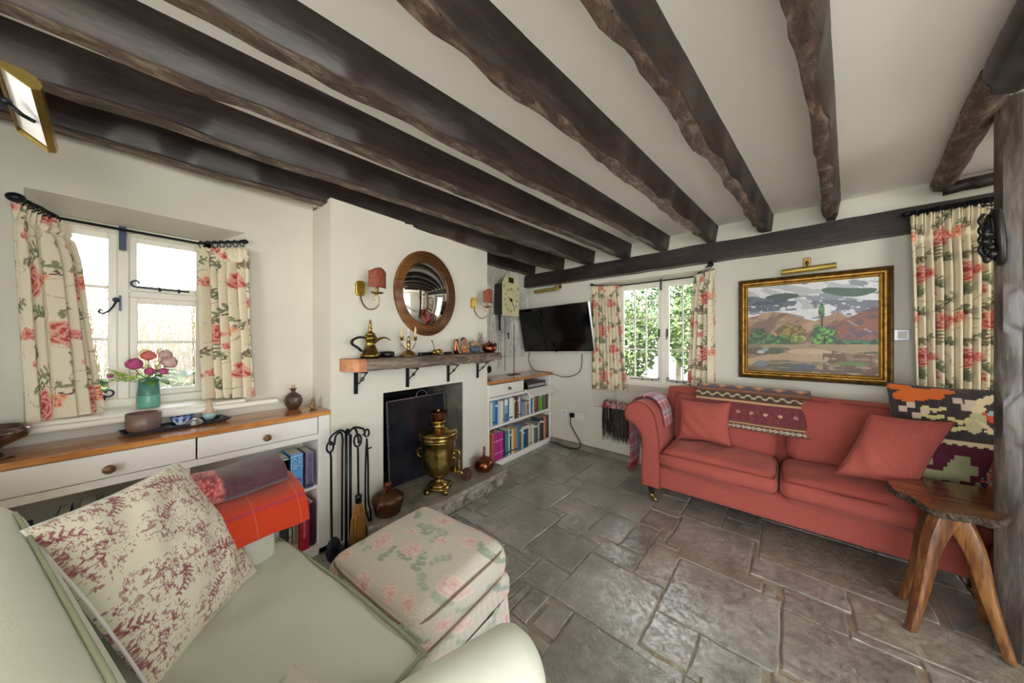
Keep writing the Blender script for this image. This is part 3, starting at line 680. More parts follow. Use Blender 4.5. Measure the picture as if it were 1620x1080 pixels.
# ---- windows
def casement(par, x0, x1, z0, z1, cols, rows, fw=.028, y=0, bar=.010, th=.03):
    """sash frame with glazing bars and pane, in the window's local XZ plane"""
    bm = bmesh.new()
    box(bm, x0, x0+fw, y-th/2, y+th/2, z0, z1); box(bm, x1-fw, x1, y-th/2, y+th/2, z0, z1); box(bm, x0+fw, x1-fw, y-th/2, y+th/2, z0, z0+fw*1.15); box(bm, x0+fw, x1-fw, y-th/2, y+th/2, z1-fw, z1)
    gx0, gx1, gz0, gz1 = x0+fw, x1-fw, z0+fw*1.15, z1-fw
    for i in range(1, cols): c = gx0+(gx1-gx0)*i/cols; box(bm, c-bar/2, c+bar/2, y-th/3, y+th/3, gz0, gz1)
    for r in rows: box(bm, gx0, gx1, y-th/3, y+th/3, r-bar/2, r+bar/2)
    o = obj('sash', bm, 'window_paint', par); bevel(o, .003, 1)
    obj('window_pane', B((gx0, gx1, y+.006, y+.009, gz0, gz1)), 'window_glass', o); return o
def scroll(c, r, turns=1.4, start=0, sgn=1, plane='XZ', n=26, y=0):
    out = []
    for i in range(n+1):
        t = i/n; a = start+sgn*turns*2*PI*t; rr = r*(1-.78*t); out.append(Vector((c[0]+rr*math.cos(a), y, c[1]+rr*math.sin(a))))
    return out
def window_stay(par, x0, x1, z, y, name='window_stay', left_curl=True, h=.03):
    sg = 1 if left_curl else -1
    a, b = (x0, x1) if left_curl else (x1, x0)
    pts = [Vector((b, y, z)), Vector(((a+b)/2, y, z)), Vector((a+sg*.01, y, z+.003))] + [Vector((a+sg*.01 - sg*h*.55*math.sin(t), y, z+.003+h*.55*(1-math.cos(t)))) if t < PI else Vector((a+sg*.01+sg*h*.32*math.sin(t-PI)*.9, y, z+.003+h*1.1-h*.32*(1-math.cos(t-PI)))) for t in [k*.35 for k in range(1, 16)]]
    bm = tube(pts, .0042, 7)
    for xx in (x0+(x1-x0)*.45, x0+(x1-x0)*.8): box(bm, xx-.004, xx+.004, y-.004, y+.012, z-.012, z+.010)
    return obj(name, bm, 'iron_blue', par, True)
w1 = thing('window_1', None, None, LW(0, 2.60, 0), RL); w1['kind'] = 'structure'
bm = B((-.215, -.19, -.03, .04, .96, 1.88), (.295, .335, -.03, .04, .96, 1.88), (-.215, .335, -.03, .04, 1.845, 1.885), (-.215, .335, -.04, .05, .955, 1.0), (-.018, .022, -.03, .04, .99, 1.86), (.022, .30, -.03, .04, 1.525, 1.56))
bevel(obj('window_frame', bm, 'window_paint', w1), .004, 1)
casement(w1, -.19, -.018, 1.0, 1.845, 1, [1.305, 1.57], .028, y=-.005, bar=.014)
casement(w1, .022, .295, 1.56, 1.845, 1, [], .026, y=-.005); casement(w1, .022, .295, 1.0, 1.525, 1, [1.29], .028, y=-.005, bar=.014)
window_stay(w1, -.15, -.035, 1.012, -.03, left_curl=False); window_stay(w1, .035, .24, 1.578, -.03)
bm = B((-.012, -.004, -.045, -.03, 1.45, 1.53)); tube([Vector((-.02, -.05, 1.50)), Vector((-.03, -.055, 1.47)), Vector((-.045, -.05, 1.445)), Vector((-.062, -.05, 1.432)), Vector((-.074, -.05, 1.44)), Vector((-.070, -.05, 1.452)), Vector((-.062, -.05, 1.448))], .0045, 6, bm); ball(bm, (-.02, -.05, 1.505), .013)
obj('window_handle', bm, 'iron_blue', w1)
# window board with a rounded nosing
bm = B((-.275, .60, -.30, -.262, .915, .945)); box(bm, -.25, .45, -.265, .02, .915, .960)
o = bevel(obj('window_board', bm, 'window_paint', w1), .012, 3)
w2 = thing('window_2', None, None, FW(-1.06, 3.57, 0), RF); w2['kind'] = 'structure'
bm = B((-.44, -.405, -.03, .05, .80, 1.94), (.405, .44, -.03, .05, .80, 1.94), (-.44, .44, -.03, .05, 1.905, 1.945), (-.44, .44, -.04, .05, .80, .85), (.035, .08, -.035, .05, .82, 1.92))
bevel(obj('window_frame', bm, 'window_paint', w2), .004, 1)
casement(w2, -.405, .035, .85, 1.905, 3, [1.20, 1.535], .034, y=-.005, bar=.014); casement(w2, .08, .405, .85, 1.905, 2, [1.20, 1.535], .034, y=-.005, bar=.014)
window_stay(w2, -.30, .01, .868, -.03, left_curl=False); window_stay(w2, .10, .30, .868, -.03)
for xx in (.018, .10):
    bm = B((xx-.006, xx+.006, -.04, -.025, 1.34, 1.42)); tube([Vector((xx, -.045, 1.39)), Vector((xx+.004, -.05, 1.34)), Vector((xx-.004, -.05, 1.31))], .005, 6, bm); obj('window_handle', bm, 'iron', w2)
obj('window_board', B((-.46, .46, -.075, -.03, .80, .825)), 'window_paint', w2)
# ---- curtain rods and curtains
def rod(label, pts, rings_at, r=.007, fin=None, bracket=None, name='curtain_rod'):
    root = thing(name, label, 'curtain rod', pts[0])
    o = pts[0]; loc = [p-o for p in pts]
    obj('rod', tube(loc, r, 8), 'iron', root, True)
    for i, k in enumerate((0, -1)):
        if fin and fin[i]: bm = ball(bmesh.new(), loc[k], fin[i], fin[i], fin[i]*.8); obj('finial', bm, 'iron', root, True)
    for p, ax in rings_at:
        c = p-o; ax = ax.normalized(); v = Vector((0, 0, 1)); u = ax.cross(v)
        obj('curtain_ring', tube([c+(u*math.cos(a)+v*math.sin(a))*.019-Vector((0, 0, .009)) for a in np.linspace(0, 2*PI, 15)[:-1]], .0026, 5, closed=True), 'iron', root, True)
    if bracket: 
        b = bracket-o; bm = B((b.x-.012, b.x+.004, b.y-.012, b.y+.012, b.z-.10, b.z+.02)); obj('bracket', bm, 'iron_blue', root)
    return root
def curtain(label, top, bot, z1, z0, cloth, n, amp=.018, seed=0, nu=None, nv=250, group='floral curtains', head=.05, hem=.0, flat=0, pat=.75):
    """top, bot: (start, end) plan points; cloth: width of the printed cloth before gathering"""
    nu = nu or int(cloth*380); a0, a1 = [Vector((*p, 0)) if len(p) == 2 else p for p in top]; b0, b1 = [Vector((*p, 0)) if len(p) == 2 else p for p in bot]
    o = a0.copy(); o.z = 0
    def f(u, v):
        uu = u if not flat else np.where(u < flat, u*(.5/ max(.01, flat)) , .5+(u-flat)/(1-flat)*.5) if False else u
        t = v  # 0 bottom, 1 top
        bx = (b0.x*(1-uu)+b1.x*uu); by = (b0.y*(1-uu)+b1.y*uu); ax = (a0.x*(1-uu)+a1.x*uu); ay = (a0.y*(1-uu)+a1.y*uu)
        x = bx*(1-t)+ax*t; y = by*(1-t)+ay*t
        d = (a1-a0).normalized(); nx, ny = -d.y, d.x
        ph = uu*n*2*PI+seed+.5*np.sin(uu*7+seed)+.25*np.sin(t*5+uu*3)
        env = amp*(.35+.65*np.clip((1-t)*5, 0, 1))*(1+.3*np.sin(uu*11+seed)); env = env*np.where(u < flat, .25, 1)
        dd = np.sin(ph)*env + .35*env*np.sin(2*ph+1)
        hd = np.exp(-((t-(1-head*1.6))/.012)**2); dd = dd*(1-.7*hd)
        top_p = np.clip((t-(1-head*1.4))/(head*1.4), 0, 1); dd = dd*(1-top_p)+top_p*amp*.5*np.sin(ph*2)
        lat = .3*env*np.cos(ph)
        z = z0+(z1-z0)*t+hem*(1-t)*uu
        return x+nx*dd+d.x*lat-o.x, y+ny*dd+d.y*lat-o.y, z
    H = z1-z0
    c = sheet('curtain', nu, nv, f, lambda u, v: floral(u*cloth*pat, v*H, seed=seed), 'cloth_print', thick=.0025); c.location = o
    tag(c, label, 'curtain', group)
    bm = bmesh.new()
    return c
Lp = lambda s, q, z: LW(s, q, z)
rp = [Lp(-.262, 2.29, 1.862), Lp(-.215, 2.38, 1.862), Lp(-.19, 2.50, 1.858), Lp(.27, 2.52, 1.857), Lp(.445, 2.345, 1.875)]
def along(p, q, n, a=0, b=1): return [(p.lerp(q, a+(b-a)*(k+.5)/n), q-p) for k in range(n)]
rod('black iron bay curtain rod with ball ends over the small left window', rp, along(rp[0], rp[2], 7, .15, 1)+along(rp[3], rp[4], 7), fin=(.024, .016), bracket=Lp(0.0, 2.525, 1.857))
V2 = lambda s, q: Vector((-q, s, 0))
curtain('left floral curtain of the small window, hanging nearest the picture light', (V2(-.268, 2.31), V2(-.165, 2.53)), (V2(-.235, 2.29), V2(-.075, 2.45)), 1.845, .965, .62, 5.5, .026, seed=1, flat=.42, pat=1.1)
curtain('right floral curtain of the small window, above the dark bottle', (V2(.268, 2.53), V2(.462, 2.33)), (V2(.29, 2.47), V2(.50, 2.33)), 1.835, .968, .52, 5.5, .024, seed=2, pat=1.0)
Fp = lambda s, q: FW(s, q, 0)
rp = [FW(-1.71, 3.31, 1.945), FW(-1.66, 3.36, 1.935), FW(-1.42, 3.47, 1.925), FW(-.70, 3.47, 1.925), FW(-.53, 3.30, 1.985)]
rod('black iron bay curtain rod over the garden window in the far wall', rp, along(rp[1], rp[2], 9)+along(rp[3], rp[4], 6, .3), fin=(.02, .024), bracket=FW(-1.0, 3.47, 1.925))
curtain('left floral curtain of the garden window, beside the television', (Fp(-1.70, 3.30), Fp(-1.44, 3.44)), (Fp(-1.69, 3.29), Fp(-1.33, 3.42)), 1.925, .735, .85, 9, .022, seed=3)
curtain('right floral curtain of the garden window, behind the left end of the red sofa', (Fp(-.69, 3.42), Fp(-.50, 3.29)), (Fp(-.74, 3.40), Fp(-.495, 3.285)), 1.93, .70, .55, 5, .022, seed=4)
rp = [FW(.565, 3.19, 2.115), FW(2.5, 3.19, 2.14)]
rod('long black wooden curtain pole over the tall curtain at the right', rp, along(rp[0], rp[1], 24, .01, .55), r=.013, fin=(.02, .02), name='curtain_pole')
curtain('tall wide floral curtain at the right, between the painting and the oak post', (Fp(.585, 3.20), Fp(1.25, 3.20)), (Fp(.63, 3.265), Fp(1.2, 3.265)), 2.10, .12, 1.9, 19, .030, seed=5, head=.05, nv=380, nu=460, pat=.8)
# ================================================================ BUILT-IN FURNITURE
def lwt(name, label, cat, s, q, z, group=None): return thing(name, label, cat, LW(s, q, z), RL, group)
# long low cupboard under the small window (local x along the wall, y towards the wall)
t = lwt('sideboard', 'long white built-in sideboard with two drawers above open book shelves, under the small window', 'sideboard', -.42, 2.09, 0)
L1 = 1.225
bm = B((0, .02, .01, .28, 0, .84), (1.16, L1, .0, .28, 0, .84), (0, L1, .268, .28, 0, .84), (.02, 1.16, .0, .27, .035, .058), (.02, 1.16, .002, .27, .70, .733), (.02, 1.16, .02, .27, .396, .418), (0, L1, 0, .27, .0, .035), (.60, .62, .02, .27, .06, .70))
bevel(obj('carcass', bm, 'white_paint', t), .002, 1)
for x0, x1, kx in ((.005, .636, .386), (.642, 1.155, .905)):
    d = bevel(obj('drawer', B((x0, x1, -.004, .015, .737, .836)), 'white_paint', t), .002, 1)
    K = Matrix.Translation((kx, -.004, .775)) @ Matrix.Rotation(PI/2, 4, 'X')
    obj('knob', lathe([(.007, 0), (.007, .012), (.016, .016), (.0185, .024), (.014, .031), (.0001, .033)], 20, None, K), 'knob_wood', d, True)
o = bevel(obj('worktop', B((-.44, .805, 0, .29, .840, .866)), 'oak_top_x', None), .003, 2); place(o, LW(0, 2.078, 0), RL)
tag(o, 'oak worktop of the long sideboard below the small window', 'worktop')
# books
ORD = ['first', 'second', 'third', 'fourth', 'fifth', 'sixth', 'seventh', 'eighth', 'ninth', 'tenth', 'eleventh', 'twelfth', 'thirteenth', 'fourteenth', 'fifteenth', 'sixteenth', 'seventeenth', 'eighteenth', 'nineteenth', 'twentieth',
       'twenty-first', 'twenty-second', 'twenty-third', 'twenty-fourth', 'twenty-fifth', 'twenty-sixth', 'twenty-seventh', 'twenty-eighth', 'twenty-ninth', 'thirtieth']
def spine_mat(c):
    k = 'spine_'+c
    if k not in MATS: simple(k, c, .45, nscale=60, namt=.12)
    return k
def book(label, s, q, z, w, h, d, c, group, band=None, txt=None, tc='#e8e0d0', tilt=0, flat=False, tsize=.010):
    r = lwt('book', label, 'book', s, q, z, group)
    bm = B((0, .002, 0, d, 0, h), (w-.002, w, 0, d, 0, h), (.002, w-.002, 0, .002, 0, h)) if w > .006 else B((0, w, 0, d, 0, h))
    bevel(obj('cover', bm, spine_mat(c), r), .0007, 1)
    obj('pages', B((.002, max(.0025, w-.002), .002, d-.003, .003, h-.003)), 'pages', r)
    for b0, b1, bc in (band or []):
        obj('spine_band', B((.0003, w-.0003, -.0006, .0004, h*b0, h*b1)), spine_mat(bc), r)
    if txt: letters(txt, tsize, Matrix.Translation((w/2, -.0012, h*.5)) @ Matrix.Rotation(PI/2, 4, 'X') @ Matrix.Rotation(-PI/2, 4, 'Z'), spine_mat(tc), r)
    if tilt: r.rotation_euler = Euler((0, tilt, RL))
    if flat: r.rotation_euler = Euler((0, PI/2, RL))
    return r
# near books, right end of the sideboard
g = 'books in the sideboard'
book('maroon book on the upper sideboard shelf, left of the teal and white book', .492, 2.10, .418, .044, .205, .15, '#7d3f45', g, [(.88, .95, '#c9a9a0')])
book('teal and white book on the upper sideboard shelf, beside the maroon one', .545, 2.097, .418, .046, .215, .15, '#2b6f8c', g, [(.30, .97, '#bcd4d8'), (.33, .94, '#1f4860'), (.0, .14, '#6db0c0')])
bb = book('bright blue thick book with a purple oval on its spine, upper sideboard shelf', .600, 2.097, .418, .060, .222, .15, '#5f9fd6', g, [(.62, .97, '#8ec4ea')])
for i, w_ in enumerate(('DON', 'DELL')): letters(w_, .038, Matrix.Translation((.042-i*.024, -.0016, .172)) @ Matrix.Rotation(PI/2, 4, 'X') @ Matrix.Rotation(-PI/2, 4, 'Z'), spine_mat('#2c68a8'), bb, sx=.8)
pm = lathe([(.0001, 0), (.024, 0), (.024, .001), (.0001, .001)], 20, None, Matrix.Translation((.030, -.0004, .060)) @ Matrix.Rotation(PI/2, 4, 'X')); obj('oval_emblem', pm, spine_mat('#6b5a9c'), bb)
pm = lathe([(.0001, 0), (.014, 0), (.014, .0008), (.0001, .0008)], 16, None, Matrix.Translation((.030, -.0014, .054)) @ Matrix.Rotation(PI/2, 4, 'X')); obj('oval_figure', pm, spine_mat('#d8e4e0'), bb)
book('purple grey book with dark lettering against the right side panel of the upper sideboard shelf', .676, 2.10, .418, .040, .215, .15, '#7a7490', g, [(.03, .12, '#3d3c60')], 'THE COUNTRY', '#262440', tsize=.028)
book('dark red book leaning on the lower sideboard shelf', .505, 2.10, .06, .028, .24, .15, '#a82c1e', g, tilt=-.14)
book('black and green book with white lettering on the lower sideboard shelf', .585, 2.10, .06, .024, .25, .15, '#10201a', g, [(.78, .97, '#14602e')], 'BIG GREEN BOOK', '#e6e6e0', tsize=.018)
book('beige book with black lettering on the lower sideboard shelf, left of the thick crimson one', .612, 2.10, .06, .026, .26, .15, '#a8977c', g, None, 'BIG GREEN BOOK', '#26221e', tsize=.018)
book('thick crimson book with small pale lettering on the lower sideboard shelf', .643, 2.097, .06, .052, .285, .16, '#b01f3c', g, [(.94, .97, '#d23c58')], 'The Road to Vichy', '#e6b8b8', tsize=.018)
book('dark purple book against the side panel on the lower sideboard shelf', .700, 2.11, .06, .026, .26, .15, '#4a2440', g)
for k, (w, c, h) in enumerate(((.03, '#3d3a44', .2), (.04, '#8b8782', .21), (.022, '#6d6964', .2), (.03, '#5a5552', .19), (.05, '#4c4a50', .22), (.035, '#8d8983', .2), (.026, '#3f3b3a', .21), (.04, '#6f625c', .2), (.035, '#50343a', .2))):
    book(f'{"dark" if k % 2 else "grey"} book, {ORD[k]} from the left after the teal box on the shaded upper sideboard shelf', -.16+k*.052, 2.12, .418, w, h, .14, c, g)
t = lwt('gift_box', 'teal box with a gold bow at the left end of the sideboard shelf', 'box', -.39, 2.105, .418)
bevel(obj('box_body', B((0, .17, 0, .14, 0, .175)), spine_mat('#2e6e7c'), t), .004, 2)
obj('bow', tube([Vector((.10+.016*math.cos(a)*math.cos(2*a), -.008, .15+.014*math.sin(a))) for a in np.linspace(0, 2*PI, 24)[:-1]], .003, 6, closed=True), 'pale_brass', t, True)
# bookcase in the alcove
t = lwt('bookcase', 'white alcove bookcase with a drawer and a dropped flap above two shelves of books', 'bookcase', 2.24, 2.09, 0)
LB = 1.20
bm = B((0, .03, 0, .34, 0, .855), (LB-.035, LB, 0, .34, 0, .86), (0, LB, .33, .34, 0, .86), (.03, LB-.035, .0, .335, .025, .06), (.03, LB-.035, .0, .335, .405, .432), (.03, LB-.035, 0, .335, .69, .72), (0, LB, -.004, .02, 0, .03), (.60, .625, .02, .335, .72, .855))
bevel(obj('carcass', bm, 'white_paint', t), .002, 1)
d = bevel(obj('drawer', B((.02, .59, -.008, .012, .728, .848)), 'white_paint', t), .002, 1)
obj('knob', lathe([(.008, 0), (.008, .012), (.018, .018), (.016, .028), (.0001, .031)], 16, None, Matrix.Translation((.32, -.008, .79)) @ Matrix.Rotation(PI/2, 4, 'X')), 'knob_wood', d, True)
fl = obj('flap_door', B((.62, 1.165, -.006, .010, 0, .115)), 'white_paint', t); bevel(fl, .002, 1); fl.location = (0, 0, .725); fl.rotation_euler = (math.radians(125), 0, 0); 
o = bevel(obj('worktop', B((2.235, 3.455, 0, .375, .858, .888)), 'oak_top_x', None), .003, 2); place(o, LW(0, 2.075, 0), RL)
tag(o, 'short oak worktop of the alcove bookcase beneath the wall clock', 'worktop')
t = lwt('media_box', 'black set-top box inside the open flap compartment of the alcove bookcase', 'box', 2.95, 2.12, .721); bevel(obj('case', B((0, .40, 0, .2, 0, .075)), 'black_plastic', t), .004, 2); obj('front_panel', B((.02, .38, -.002, 0, .012, .05)), 'silver', t)
g1 = 'books on the upper shelf of the alcove bookcase'; g2 = 'books on the lower shelf of the alcove bookcase'
NM = {'#': ''}
up = [('cream', '#d9d6cc', 24, 245), ('sky blue', '#5b9fc4', 30, 250), ('deep blue', '#3a5fa0', 28, 240), ('pale blue', '#b8cfdb', 30, 240), ('white', '#e4e2dc', 34, 235), ('tan', '#b78f5c', 20, 240), ('blue white', '#7fb0cf', 38, 250), ('dark teal', '#2d6a86', 16, 245), ('white', '#e6e2d8', 42, 250), ('pink white', '#dccfc6', 20, 240), ('brown', '#6a4a3c', 26, 240), ('dark brown', '#4b3429', 22, 235), ('reddish brown', '#8a5a48', 18, 240), ('white', '#dcd8ce', 22, 240), ('blue', '#3f7db8', 20, 225), ('small grey', '#9a938c', 26, 160), ('small mauve', '#8d7d88', 24, 165), ('small beige', '#b3a28c', 28, 160), ('small taupe', '#857462', 26, 170), ('white', '#e2ded4', 26, 230), ('bright blue', '#1f78c4', 30, 240), ('cream', '#d3c4a6', 22, 235), ('rust', '#8c5a3c', 30, 235), ('brown', '#5e4534', 34, 235), ('olive', '#7c7848', 22, 225), ('green', '#5fae3c', 34, 230), ('dark green', '#3c6b34', 24, 225), ('grey brown', '#6c625a', 40, 235), ('umber', '#4a382a', 50, 240)]
lo = [('orange red', '#b4573c', 34, 300), ('magenta', '#b02f86', 34, 285), ('magenta', '#ac2b82', 34, 285), ('magenta', '#b2348a', 34, 285), ('black', '#241c2c', 16, 280), ('blue green', '#4a7f86', 36, 270), ('pale aqua', '#b9d2d0', 22, 285), ('dark green', '#31544a', 22, 260), ('cream', '#ddd0b4', 26, 270), ('ochre', '#c48c48', 34, 280), ('blue', '#3d78a4', 30, 290), ('teal', '#2d6576', 24, 270), ('grey white', '#b8b4a8', 30, 250), ('navy', '#22405e', 24, 215), ('navy', '#264a6c', 26, 215), ('petrol', '#2b4c5c', 24, 215), ('cream', '#cfc6ac', 24, 220), ('sage', '#a8b088', 30, 225), ('white', '#dcdcd4', 22, 240), ('grey', '#6c6a64', 28, 250), ('brown grey', '#5a5048', 28, 240), ('pale green', '#a2b0a0', 26, 240), ('dark grey', '#3c3e42', 34, 290), ('black', '#1e1e22', 26, 280), ('salmon', '#c98c74', 22, 280), ('rust', '#9c5a38', 30, 290), ('dark brown', '#3c2c24', 30, 290)]
def shelf(rows, s0, s1, z, g, which, hs):
    tot = sum(r[2] for r in rows); k = (s1-s0)/tot; s = s0
    for i, (nm, c, w, h) in enumerate(rows):
        w = w*k; hh = h/1000*hs; r_ = random.Random(i*7+int(z*100))
        band = [(.78, .86, '#e6e0d0')] if r_.random() < .35 else ([(.1, .16, '#2a2a30')] if r_.random() < .4 else [])
        if nm == 'blue white': band = [(.0, .35, '#3a6ea8'), (.7, .95, '#e8eef2')]
        if nm == 'magenta': band = [(.70, .73, '#e0a8c8'), (.25, .28, '#e0a8c8')]
        book(f'{nm} book, {ORD[i]} from the left on the {which} shelf of the alcove bookcase', s+.0008, 2.10+r_.random()*.012, z, w-.0016, hh, .13, c, g, band); s += w
shelf(up, 2.30, 3.395, .432, g1, 'upper', .98); shelf(lo, 2.31, 3.395, .060, g2, 'lower', .98)
for i, (nm, c, s, z, w) in enumerate((('white', '#e2e0e2', 2.76, .345, .24), ('pale grey', '#b9b6c0', 2.77, .320, .26))):
    pass
r = lwt('book', 'white book lying flat on the lower-shelf books of the alcove bookcase', 'book', 2.78, 2.10, .276, 'books lying flat in the alcove bookcase'); obj('cover', B((0, .24, 0, .15, 0, .016)), spine_mat('#d8d6dc'), r); obj('pages', B((.004, .236, -.001, .146, .003, .013)), 'pages', r)
r = lwt('book', 'grey-lilac book lying topmost on the flat pile in the alcove bookcase', 'book', 2.76, 2.105, .293, 'books lying flat in the alcove bookcase'); obj('cover', B((0, .22, 0, .15, 0, .018)), spine_mat('#a9a4b8'), r); obj('pages', B((.004, .216, -.001, .146, .003, .015)), 'pages', r)
# ================================================================ THE RED SOFA (local x along the far wall, y away from the eye)
SQ = 2.60
def fwt(name, label, cat, s, q, z, group=None): return thing(name, label, cat, FW(s, q, z), RF, group)
t = fwt('sofa', 'long red linen sofa with scrolled arms standing in front of the painting', 'sofa', 0, SQ, 0)
def mesh_at(me, x, y, z): me.transform(Matrix.Translation((x, y, z))); return me
obj('frame', mesh_at(soft_box(1.69, .58, .20, .02, 12), -.02, .315, .225), 'red_linen', t, True)
obj('back', mesh_at(soft_box(1.64, .11, .72, .05, 12), -.02, .53, .53), 'red_linen', t, True)
def arm_poly(x0, flip):
    # front outline of a scroll arm: outward roll at the top, narrow waist, straight foot
    P = [(0, .125), (0, .30), (.005, .46), (-.02, .56), (-.07, .615), (-.125, .64), (-.140, .69), (-.125, .745), (-.08, .785), (-.02, .795), (.04, .775), (.09, .72), (.115, .64), (.135, .50), (.145, .30), (.145, .125)]
    return [(x0+(a if not flip else -a), b) for a, b in P]
for x0, fl in ((-.895, False), (.86, True)):
    P = arm_poly(x0, fl); Pc = [tuple(v)[:2] for v in spline([(a, b, 0) for a, b in P], 3)]
    o = obj('arm', prism(Pc, -.015, .60, 'Y'), 'red_linen', t, True); bevel(o, .014, 3); o.modifiers['bevel'].limit_method = 'ANGLE'; o.modifiers['bevel'].angle_limit = 1.0
    obj('arm_piping', tube([Vector((a*.995+x0*.005, -.016, b)) for a, b in Pc], .0042, 6), 'red_piping', o, True)
def cushion(par, w, d, h, x, y, z, r, puff, seed, name='seat_cushion', rx=0, wr=.006, shape=None, pip=True):
    o = obj(name, soft_box(w, d, h, r, 20, puff, .02, seed, wr, shape=shape), 'red_linen', par, True); o.location = (x, y, z); o.rotation_euler = (rx, 0, 0)
    if pip:
        for sg in (1, -1):
            e = [Vector((a, b, sg*(h/2-r*.35))) for a, b in ((-w/2+r*.3, -d/2+r*.15), (w/2-r*.3, -d/2+r*.15), (w/2-r*.2, 0), (w/2-r*.3, d/2), (-w/2+r*.3, d/2), (-w/2+r*.2, 0))]
            pts = []
            for i in range(6):
                for k in range(6): pts.append(e[i].lerp(e[(i+1) % 6], k/6))
            obj('piping', tube(pts, .0045, 6, closed=True), 'red_piping', o, True)
    return o
cushion(t, .705, .45, .135, -.405, .170, .378, .055, .045, 1, wr=.014)
cushion(t, .76, .45, .135, .335, .170, .378, .055, .045, 5, wr=.014)
cushion(t, .70, .17, .44, -.41, .45, .63, .075, 0, 3, 'back_cushion', -.16, wr=.012)
cushion(t, .72, .22, .48, .345, .425, .665, .10, 0, 8, 'back_cushion', -.14, wr=.014)
for i, (x, y) in enumerate(((-.83, .03), (.69, .10), (-.83, .55), (.72, .55))):
    lg = obj('leg', lathe([(.030, .13), (.030, .10), (.020, .055)], 4, None, Matrix.Translation((x, y, 0)) @ Matrix.Rotation(PI/4, 4, 'Z')), 'leg_dark', t)
    bm = lathe([(.0235, .062), (.019, .038), (.009, .034), (.009, .026)], 12, None, Matrix.Translation((x, y, 0)))
    box(bm, x-.004, x+.028, y-.006, y+.006, .020, .034); lathe([(.0001, -.006), (.017, -.006), (.017, .006), (.0001, .006)], 16, bm, Matrix.Translation((x+.022, y, .017)) @ Matrix.Rotation(PI/2, 4, 'X'))
    obj('castor', bm, 'brass', lg, True)
def cush_fw(label, name, w, h, th, s, q, z, xdir, zdir, colf, mat, seed, group=None, piping=None, sag=0, cat='cushion', pinch=.1, shear=0):
    r = thing(name, label, cat, (0, 0, 0)); r.location = FW(s, q, z)
    pillow('cushion_body', w, h, th, colf, mat, r, n=150 if colf else 34, seed=seed, sag=sag, pinch=pinch)
    if piping: obj('piping', tube(pillow_edge(w, h, pinch, sag=sag), .0042, 6, closed=True), piping, r, True)
    if shear:
        for ch in r.children: ch.data.transform(Matrix(((1, 0, shear, 0), (0, 1, 0, 0), (0, 0, 1, 0), (0, 0, 0, 1))))
    X = DF*xdir[0]+NF*xdir[1]+Vector((0, 0, xdir[2])); Z = DF*zdir[0]+NF*zdir[1]+Vector((0, 0, zdir[2])); pose(r, r.location, X, Z)
    if group: r['group'] = group
    return r
cush_fw('small square red linen cushion at the left end of the red sofa', 'scatter_cushion', .37, .33, .13, -.51, 2.865, .655, (1, .0, .03), (.0, .22, 1), None, 'red_linen', 1, 'red scatter cushions on the sofa', 'red_piping', pinch=.12)
cush_fw('larger red linen cushion at the right, propped against the charcoal kilim cushion', 'scatter_cushion', .29, .37, .14, .42, 2.66, .70, (1, .0, .01), (0, .34, 1), None, 'red_linen', 2, 'red scatter cushions on the sofa', 'red_piping', pinch=.07, shear=.42)
cush_fw('big charcoal kilim cushion with orange and cream motifs at the right end of the sofa', 'kilim_cushion', .50, .54, .15, .685, 2.84, .785, (1, .02, .0), (-.02, .20, 1), lambda u, v: kilim_cushion(u/.50, v/.54), 'woven_wool', 3, cat='cushion', pinch=.05)
cush_fw('small multicoloured patterned cushion peeking out beside the right arm of the red sofa', 'patterned_cushion', .22, .26, .08, .79, 2.70, .62, (.3, -.85, 0), (.3, .25, 1), lambda u, v: blend(blend(np.tile(hx('#2c2230'), (len(u), 1)), fbm(u*60, v*60) > .56, hx('#c8682c')), fbm(u*60+9, v*60) > .6, hx('#cdb894')), 'woven_wool', 4)
# kilim over the left half of the back
def drape(w, prof, s0, q0, sway=.012, seed=0, skew=0):
    """cloth hung over an edge: prof = list of (q, z) from the back over the top to the front hem"""
    P = spline([(a, b, 0) for a, b in prof], 10); d = [0]
    for a, b in zip(P, P[1:]): d.append(d[-1]+(b-a).length)
    L = d[-1]; dq = np.array(d)/L; Aq = np.array([p.x for p in P]); Az = np.array([p.y for p in P])
    def f(u, v):   # v 0 = front hem, 1 = back hem
        t = 1-v; q = np.interp(t, dq, Aq); z = np.interp(t, dq, Az); r = sway*(fbm(u*5+seed, v*3, 3)-.5)*2*np.clip(t*1.6, 0, 1)
        x = s0+w*u+skew*t; q = q+r; z = z + .010*(fbm(u*3+seed, v*2+4, 2)-.5)
        return (DF.x*x+NF.x*q, DF.y*x+NF.y*q, z)
    return f, L
f, L = drape(.70, [(3.19, .80), (3.16, .90), (3.08, .93), (2.985, .90), (2.93, .81), (2.90, .71), (2.90, .63)], -.60, 0, .010, 2, .035)
o = sheet('kilim_throw', 150, 90, f, lambda u, v: kilim_band(u, v*1.0, .95, .75), 'woven_wool', thick=.006)
tag(o, 'brown and madder kilim with orange lozenges draped over the left half of the sofa back', 'rug')
